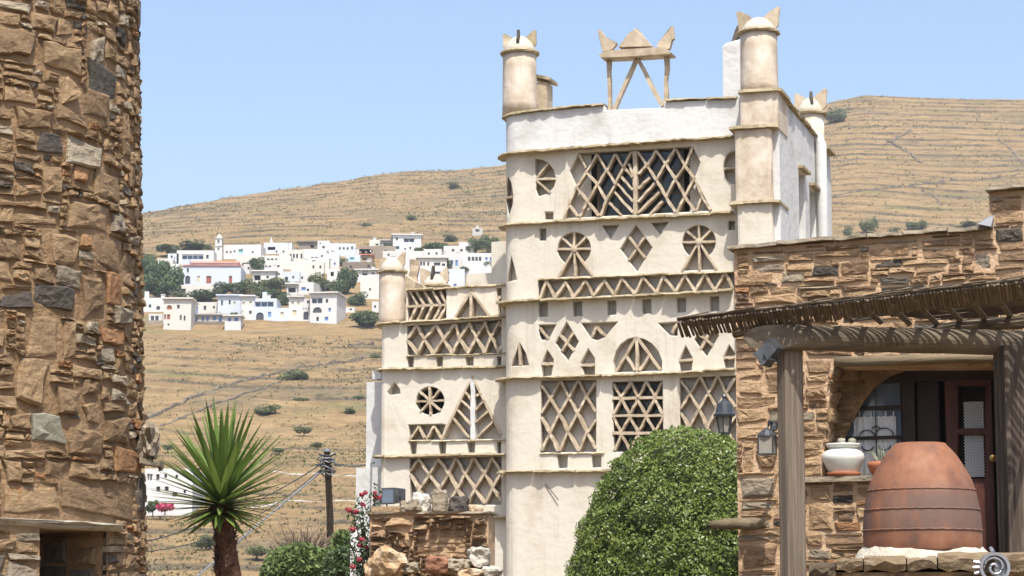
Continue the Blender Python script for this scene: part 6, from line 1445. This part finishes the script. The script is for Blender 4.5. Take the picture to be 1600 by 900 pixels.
SX = [(578, 804, 618, 820), (600, 808, 645, 828), (646, 804, 674, 812), (676, 804, 700, 812), (702, 804, 738, 812), (739, 804, 762, 826), (578, 826, 606, 842), (578, 844, 616, 858), (580, 860, 616, 870), (738, 845, 764, 856)]
for r in layout(uu, zz1 - zz0, [srect(*f) for f in SX], rng, (.16, .36), (.08, .16), .03, sb): stone(sw, r[:4], m_ostone if rng.random() < .8 else m_stone, rng, smap, .13, .06, .012, .22)
smap2 = lambda u, v, w: (u + na, .0 - w, v + nz0)
for r in layout(nc - na, nz1 - nz0, [], rng, (.14, .34), (.06, .12), .03): stone(sw, r[:4], m_ostone if rng.random() < .75 else m_stone, rng, smap2, .022, .03, .012, .22)
b = MB(); (a, z0) = SF.uv(574, 803); rs = []
for k in range(12): q = -.03 + (uu + .06) * k / 11; rs.append([(q, -.06 * rng.uniform(.6, 1.3), zz1), (q, -.06 * rng.uniform(.6, 1.3), zz1 + .03), (q, .72, zz1 + .03), (q, .72, zz1)])
b.rings(rs); b.build('cap_slab', m_grey, sw)
smy = ppm(29)
def srock(px, py, rx, ry, m, label, off=.2, name='rock', rough=.3, g='rocks on the rubble wall'):
    u, z = SF.uv(px, py, off); o = rock(name, m, None, SF.O + SF.ux * u + SF.uy * off + Vector((0, 0, z)), (rx / smy, rx / smy * .9, ry / smy), rng, 3, rough); tag(o, label, 'rock', g)
m_rrock = mat('ochre_rock', [(.26, .15, .07, 0), (.44, .30, .17, .4), (.62, .52, .40, 1)], ns=6, bump=1, bs=10, bdist=.06)
m_redrock = mat('reddish_rock', [(.22, .10, .06), (.34, .18, .11)], ns=6, bump=1, bs=10, bdist=.06)
srock(640, 793, 17, 12, m_grey, 'low grey green rock on the wall top right of the floodlight'); srock(658, 787, 14, 17, m_wstone, 'pitted white rock on the wall top', .3); srock(687, 785, 14, 21, m_grey, 'tall slanting grey slab rock, highest on the wall top', .25, rough=.15)
srock(717, 791, 16, 15, m_dark, 'dark grey rounded rock on the wall top'); srock(744, 797, 12, 9, m_rrock, 'smooth oval tan stone at the right end of the wall top', .2, rough=.08)
srock(609, 880, 24, 22, m_rrock, 'large jagged ochre boulder at the foot of the rubble wall', -.35); srock(584, 888, 14, 17, m_rrock, 'rough ochre boulder leaning on the left corner of the rubble wall', -.25); srock(684, 882, 20, 14, m_redrock, 'reddish brown boulder under the wall niche', -.4, rough=.15); srock(716, 884, 17, 11, m_grey, 'grey wedge rock right of the reddish boulder', -.4)
srock(749, 870, 17, 15, m_wstone, 'pale white block at the right end of the rubble wall', -.15); srock(770, 897, 17, 12, m_wstone, 'white round boulder at the far right foot of the rubble wall', -.3); srock(735, 899, 20, 10, m_rrock, 'ochre rock low at the right foot of the rubble wall', -.4); srock(640, 888, 14, 9, m_grey, 'small grey rock between the ochre boulder and the reddish one', -.3)
b = MB(); q = SF.uv(606, 800, .2); b.box(q[0] - .18, .05, zz1 + .031, q[0] + .18, .35, zz1 + .10); fb = b.build('flat_stone', m_ostone); fb.matrix_world = __import__('mathutils').Matrix.Translation(SF.O) @ __import__('mathutils').Matrix.Rotation(SF.ang, 4, 'Z') @ fb.matrix_basis; tag(fb, 'flat ochre stone under the square floodlight', 'stone')
fl2.location = SF.O + SF.ux * (SF.uv(608, 785, .15)[0]) + SF.uy * .1 + Vector((0, 0, zz1 + .10 + .13))

# ------------------------------------------------------------------ white pillar, rose bush, shrubs, pole
Yp = 31.0; s = ppm(Yp); (x0, x1) = P(548, 860, Yp).x, P(580, 860, Yp).x; wpz = P(560, 830, Yp).z
wpl = thing('white_pillar', 'rough whitewashed stone pillar behind the rose bush', 'pillar', ((x0 + x1) / 2, Yp, 0)); w = (x1 - x0) / 2; b = MB(); rs = []
for k in range(9): z = wpz * k / 8; j = lambda: rng.uniform(.93, 1.05); rs.append([(-w * j(), -w * j(), z), (w * j(), -w * j(), z), (w * j(), w * j(), z), (-w * j(), w * j(), z)])
b.rings(rs); b.build('shaft', m_white, wpl); b = MB(); b.box(-w * .8, -w * .8, wpz, w * .9, w * .8, wpz + .06); b.build('top', m_white, wpl)
Yr = 29.4; s = ppm(Yr); rb = P(572, 905, Yr); rose = thing('rose_bush', 'climbing rose with pink red blooms beside the rubble wall', 'plant', (rb.x, Yr, 0)); L0 = Vector((rb.x, Yr, 0))
m_rl = mat('rose_leaves', [(.025, .05, .018), (.05, .085, .03), (.085, .125, .05)], rnd='island', nmix=.6, bump=0, rough=.5, trans=.2)
m_rf = mat('rose_petals', [(.25, .025, .045), (.40, .06, .085), (.52, .15, .17)], rnd='island', nmix=.7, bump=0, rough=.6, trans=.2)
canes = []; 
for (x, y) in ((565, 785), (586, 772), (560, 800), (577, 800), (591, 790), (552, 805), (570, 830), (545, 845), (572, 860), (553, 880)):
    e = P(x, y, Yr + rng.uniform(-.15, .25)) - L0; m0 = Vector((rng.uniform(-.05, .08), 0, 1.6)); q = [(1-t)**2 * m0 + 2*t*(1-t) * (m0 * .4 + e * .6 + Vector((.05, -.05, .1))) + t*t * e for t in np.linspace(0, 1, 7)]; canes.append(q)
    b = MB(); b.tube([(0, 0, 0), tuple(m0)] + [tuple(v) for v in q[1:]], .008, 5); b.build('stem', m_trunk, rose)
lp_ = []
for q in canes:
    for v in q[1:]:
        for k in range(34): lp_.append(v + Vector((rng.gauss(0, .055), rng.gauss(0, .06), rng.gauss(0, .06))))
v, f = leaf_cloud([tuple(q) for q in lp_], .026, 3); o = link('foliage', leaf_mesh('foliage', v, f, m_rl), rose); o['kind'] = 'stuff'
for (x, y, r_) in ((567, 788, 7), (586, 770, 5), (571, 770, 5), (588, 778, 7), (594, 777, 6), (565, 773, 5), (547, 798, 6), (556, 800, 7), (543, 796, 5), (551, 827, 7), (566, 843, 7), (563, 852, 6), (572, 856, 5), (562, 874, 7), (551, 886, 7)):
    c = P(x, y, Yr - .12) - L0; n = 60; r = np.random.RandomState(x); q = np.clip(r.normal(size=(n, 3)), -1.4, 1.4) * r_ / s * [.36, .36, .27]; v, f = leaf_cloud(q + np.array(c), .022, x); fl = leaf_mesh('bloom', v, f, m_rf); link('bloom', fl, rose)
def dome(name, label, cat, px, pyb, rx, ry, Y, m, n, leaf, seed, group=None, nb=12, stuff=True):
    s = ppm(Y); p = P(px, pyb, Y); p.z = max(0, min(p.z, p.z)); t = thing(name, label, cat, p, 0, group); r = np.random.RandomState(seed); out = []
    bl = [(np.array([r.uniform(-.62, .62), r.uniform(-.6, .6), 0]), r.uniform(.32, .5)) for _ in range(nb)]
    for c, rad in bl: c[2] = r.uniform(.15, 1 - rad * .9 - .35 * abs(c[0]))
    for k in range(n):
        c, rad = bl[r.randint(nb)]; d = r.normal(size=3); d /= np.linalg.norm(d); q = c + d * rad * r.uniform(.7, 1.05) * [1, 1, .85]; out.append(q)
    q = np.array(out); q[:, 2] = np.where(q[:, 2] < -.25, -.25, q[:, 2]); v, f = leaf_cloud(q * [rx / s, rx / s, ry / s], leaf, seed); o = link('foliage', leaf_mesh('foliage', v, f, m), t); o['kind'] = 'stuff'
    b = MB(); b.tube([(0, 0, -1), (0, 0, ry / s * .5)], [.08, .03], 6); b.build('stem', m_trunk, t); return t
m_sh = mat('fresh_shrub_leaves', [(.07, .11, .035), (.13, .18, .06), (.19, .235, .09)], rnd='island', ns=1.2, nmix=.6, bump=0, rough=.6, spec=.25, trans=.2)
dome('green_shrub', 'pale green leafy shrub at the bottom edge left of the rose', 'shrub', 478, 925, 78, 85, 38, m_sh, 14000, .05, 2)
dome('green_shrub', 'bright green shrub just behind the rose bush', 'shrub', 548, 900, 40, 88, 40, m_sh, 8000, .055, 3); dome('green_shrub', 'darker green shrub between the pale shrub and the white pillar', 'shrub', 533, 905, 30, 62, 36, m_tree, 6000, .045, 4)
tw = thing('bare_twig_bush', 'leafless brown twiggy bush at the foot of the utility pole', 'bush', P(478, 870, 44)); m_twig = mat('dry_twigs', [(.16, .12, .085), (.26, .20, .15)], bump=0); s = ppm(44); b = MB()
for k in range(150):
    a = rng.uniform(0, 2 * pi); e = rng.uniform(.25, 1.3); ln = rng.uniform(30, 62) / s; d = Vector((cos(a) * cos(e) * 1.1, sin(a) * cos(e), sin(e))); p = Vector((rng.gauss(0, .12), rng.gauss(0, .12), 0)); m1 = p + d * ln * .55; b.tube([tuple(p), tuple(m1), tuple(m1 + (d + Vector((rng.uniform(-.5, .5), rng.uniform(-.5, .5), .2))) * ln * .45)], [.012, .008, .003], 4)
    b.tube([tuple(m1), tuple(m1 + (d + Vector((rng.uniform(-.7, .7), rng.uniform(-.7, .7), .1))) * ln * .3)], [.006, .002], 3)
o = b.build('twigs', m_twig, tw); o['kind'] = 'stuff'
Yu = 62.0; s = ppm(Yu); up_ = P(515, 815, Yu); pt = P(511, 706, Yu); pole = thing('utility_pole', 'dark wooden utility pole wrapped in wires on the slope', 'pole', (up_.x, Yu, -1.5)); L0 = Vector((up_.x, Yu, -1.5))
b = MB(); b.tube([(0, 0, 0), tuple(P(516, 815, Yu) - L0), tuple(pt - L0)], [5.6 / s, 5.4 / s, 4.6 / s], 12); b.build('shaft', mat('pole_wood', [(.022, .016, .012), (.05, .038, .028)], spec=.05, ns=5, bump=.5, bs=10, stretch=(3, 3, .2)), pole)
b = MB(); b.lathe([(6.2 / s, 0), (6.2 / s, 3 / s), (.02, 5 / s)], 10); b.build('cap', m_zinc, pole, loc=tuple(pt - L0))
for k in range(9): z = (pt - L0) + Vector((0, 0, -(5 + k * 4) / s)); b = MB(); q = rng.uniform(7, 14) / s; b.tube([(z.x + cos(t) * q * (.7 if sin(t) > 0 else 1), sin(t) * q * .8, z.z + rng.uniform(-1, 1) * 3 / s) for t in np.linspace(0, 6.2, 12)], .018, 4); b.build('wire_coil', m_zinc if k % 2 else m_lamp, pole)
for sx in (-1, 1): b = MB(); b.box(sx * 6 / s, -.1, (pt - L0).z - 22 / s, sx * 22 / s, -.02, (pt - L0).z - 19 / s); b.build('bracket', m_lamp, pole)
def cable(label, a, c, sag, r=.02, m=None):
    b = MB(); n = 16; b.tube([tuple(a + (c - a) * k / n - Vector((0, 0, sag * 4 * (k / n) * (1 - k / n)))) for k in range(n + 1)], r, 5); o = b.build('cable', m or m_lamp); tag(o, label, 'cable', 'cables at the utility pole')
cable('dark cable running from the pole left and down behind the palm', P(507, 722, Yu), P(222, 848, Yu - 6), .25, .016); cable('second dark cable dropping left below the first, behind the palm trunk', P(507, 728, Yu), P(222, 862, Yu - 6), .5, .013); cable('pale steel guy wire slanting from the pole down to the left', P(504, 735, Yu), P(306, 902, Yu - 4), .0, .022, m_zinc)
cable('cable running from the pole right towards the dovecote', P(516, 720, Yu), P(585, 723, 38), .1, .016)

# ------------------------------------------------------------------ summer haze
hm = bpy.data.materials.new('haze'); hm.use_nodes = True; N = hm.node_tree.nodes; N.clear(); o_ = N.new('ShaderNodeOutputMaterial'); v_ = N.new('ShaderNodeVolumePrincipled')
v_.inputs['Color'].default_value = (.80, .88, 1, 1); v_.inputs['Density'].default_value = .00017; v_.inputs['Anisotropy'].default_value = .0; hm.node_tree.links.new(v_.outputs[0], o_.inputs['Volume'])
b = MB(); b.box(-7000, -200, -24, 7000, 4300, 225); hz = b.build('haze', hm); tag(hz, kind='stuff')
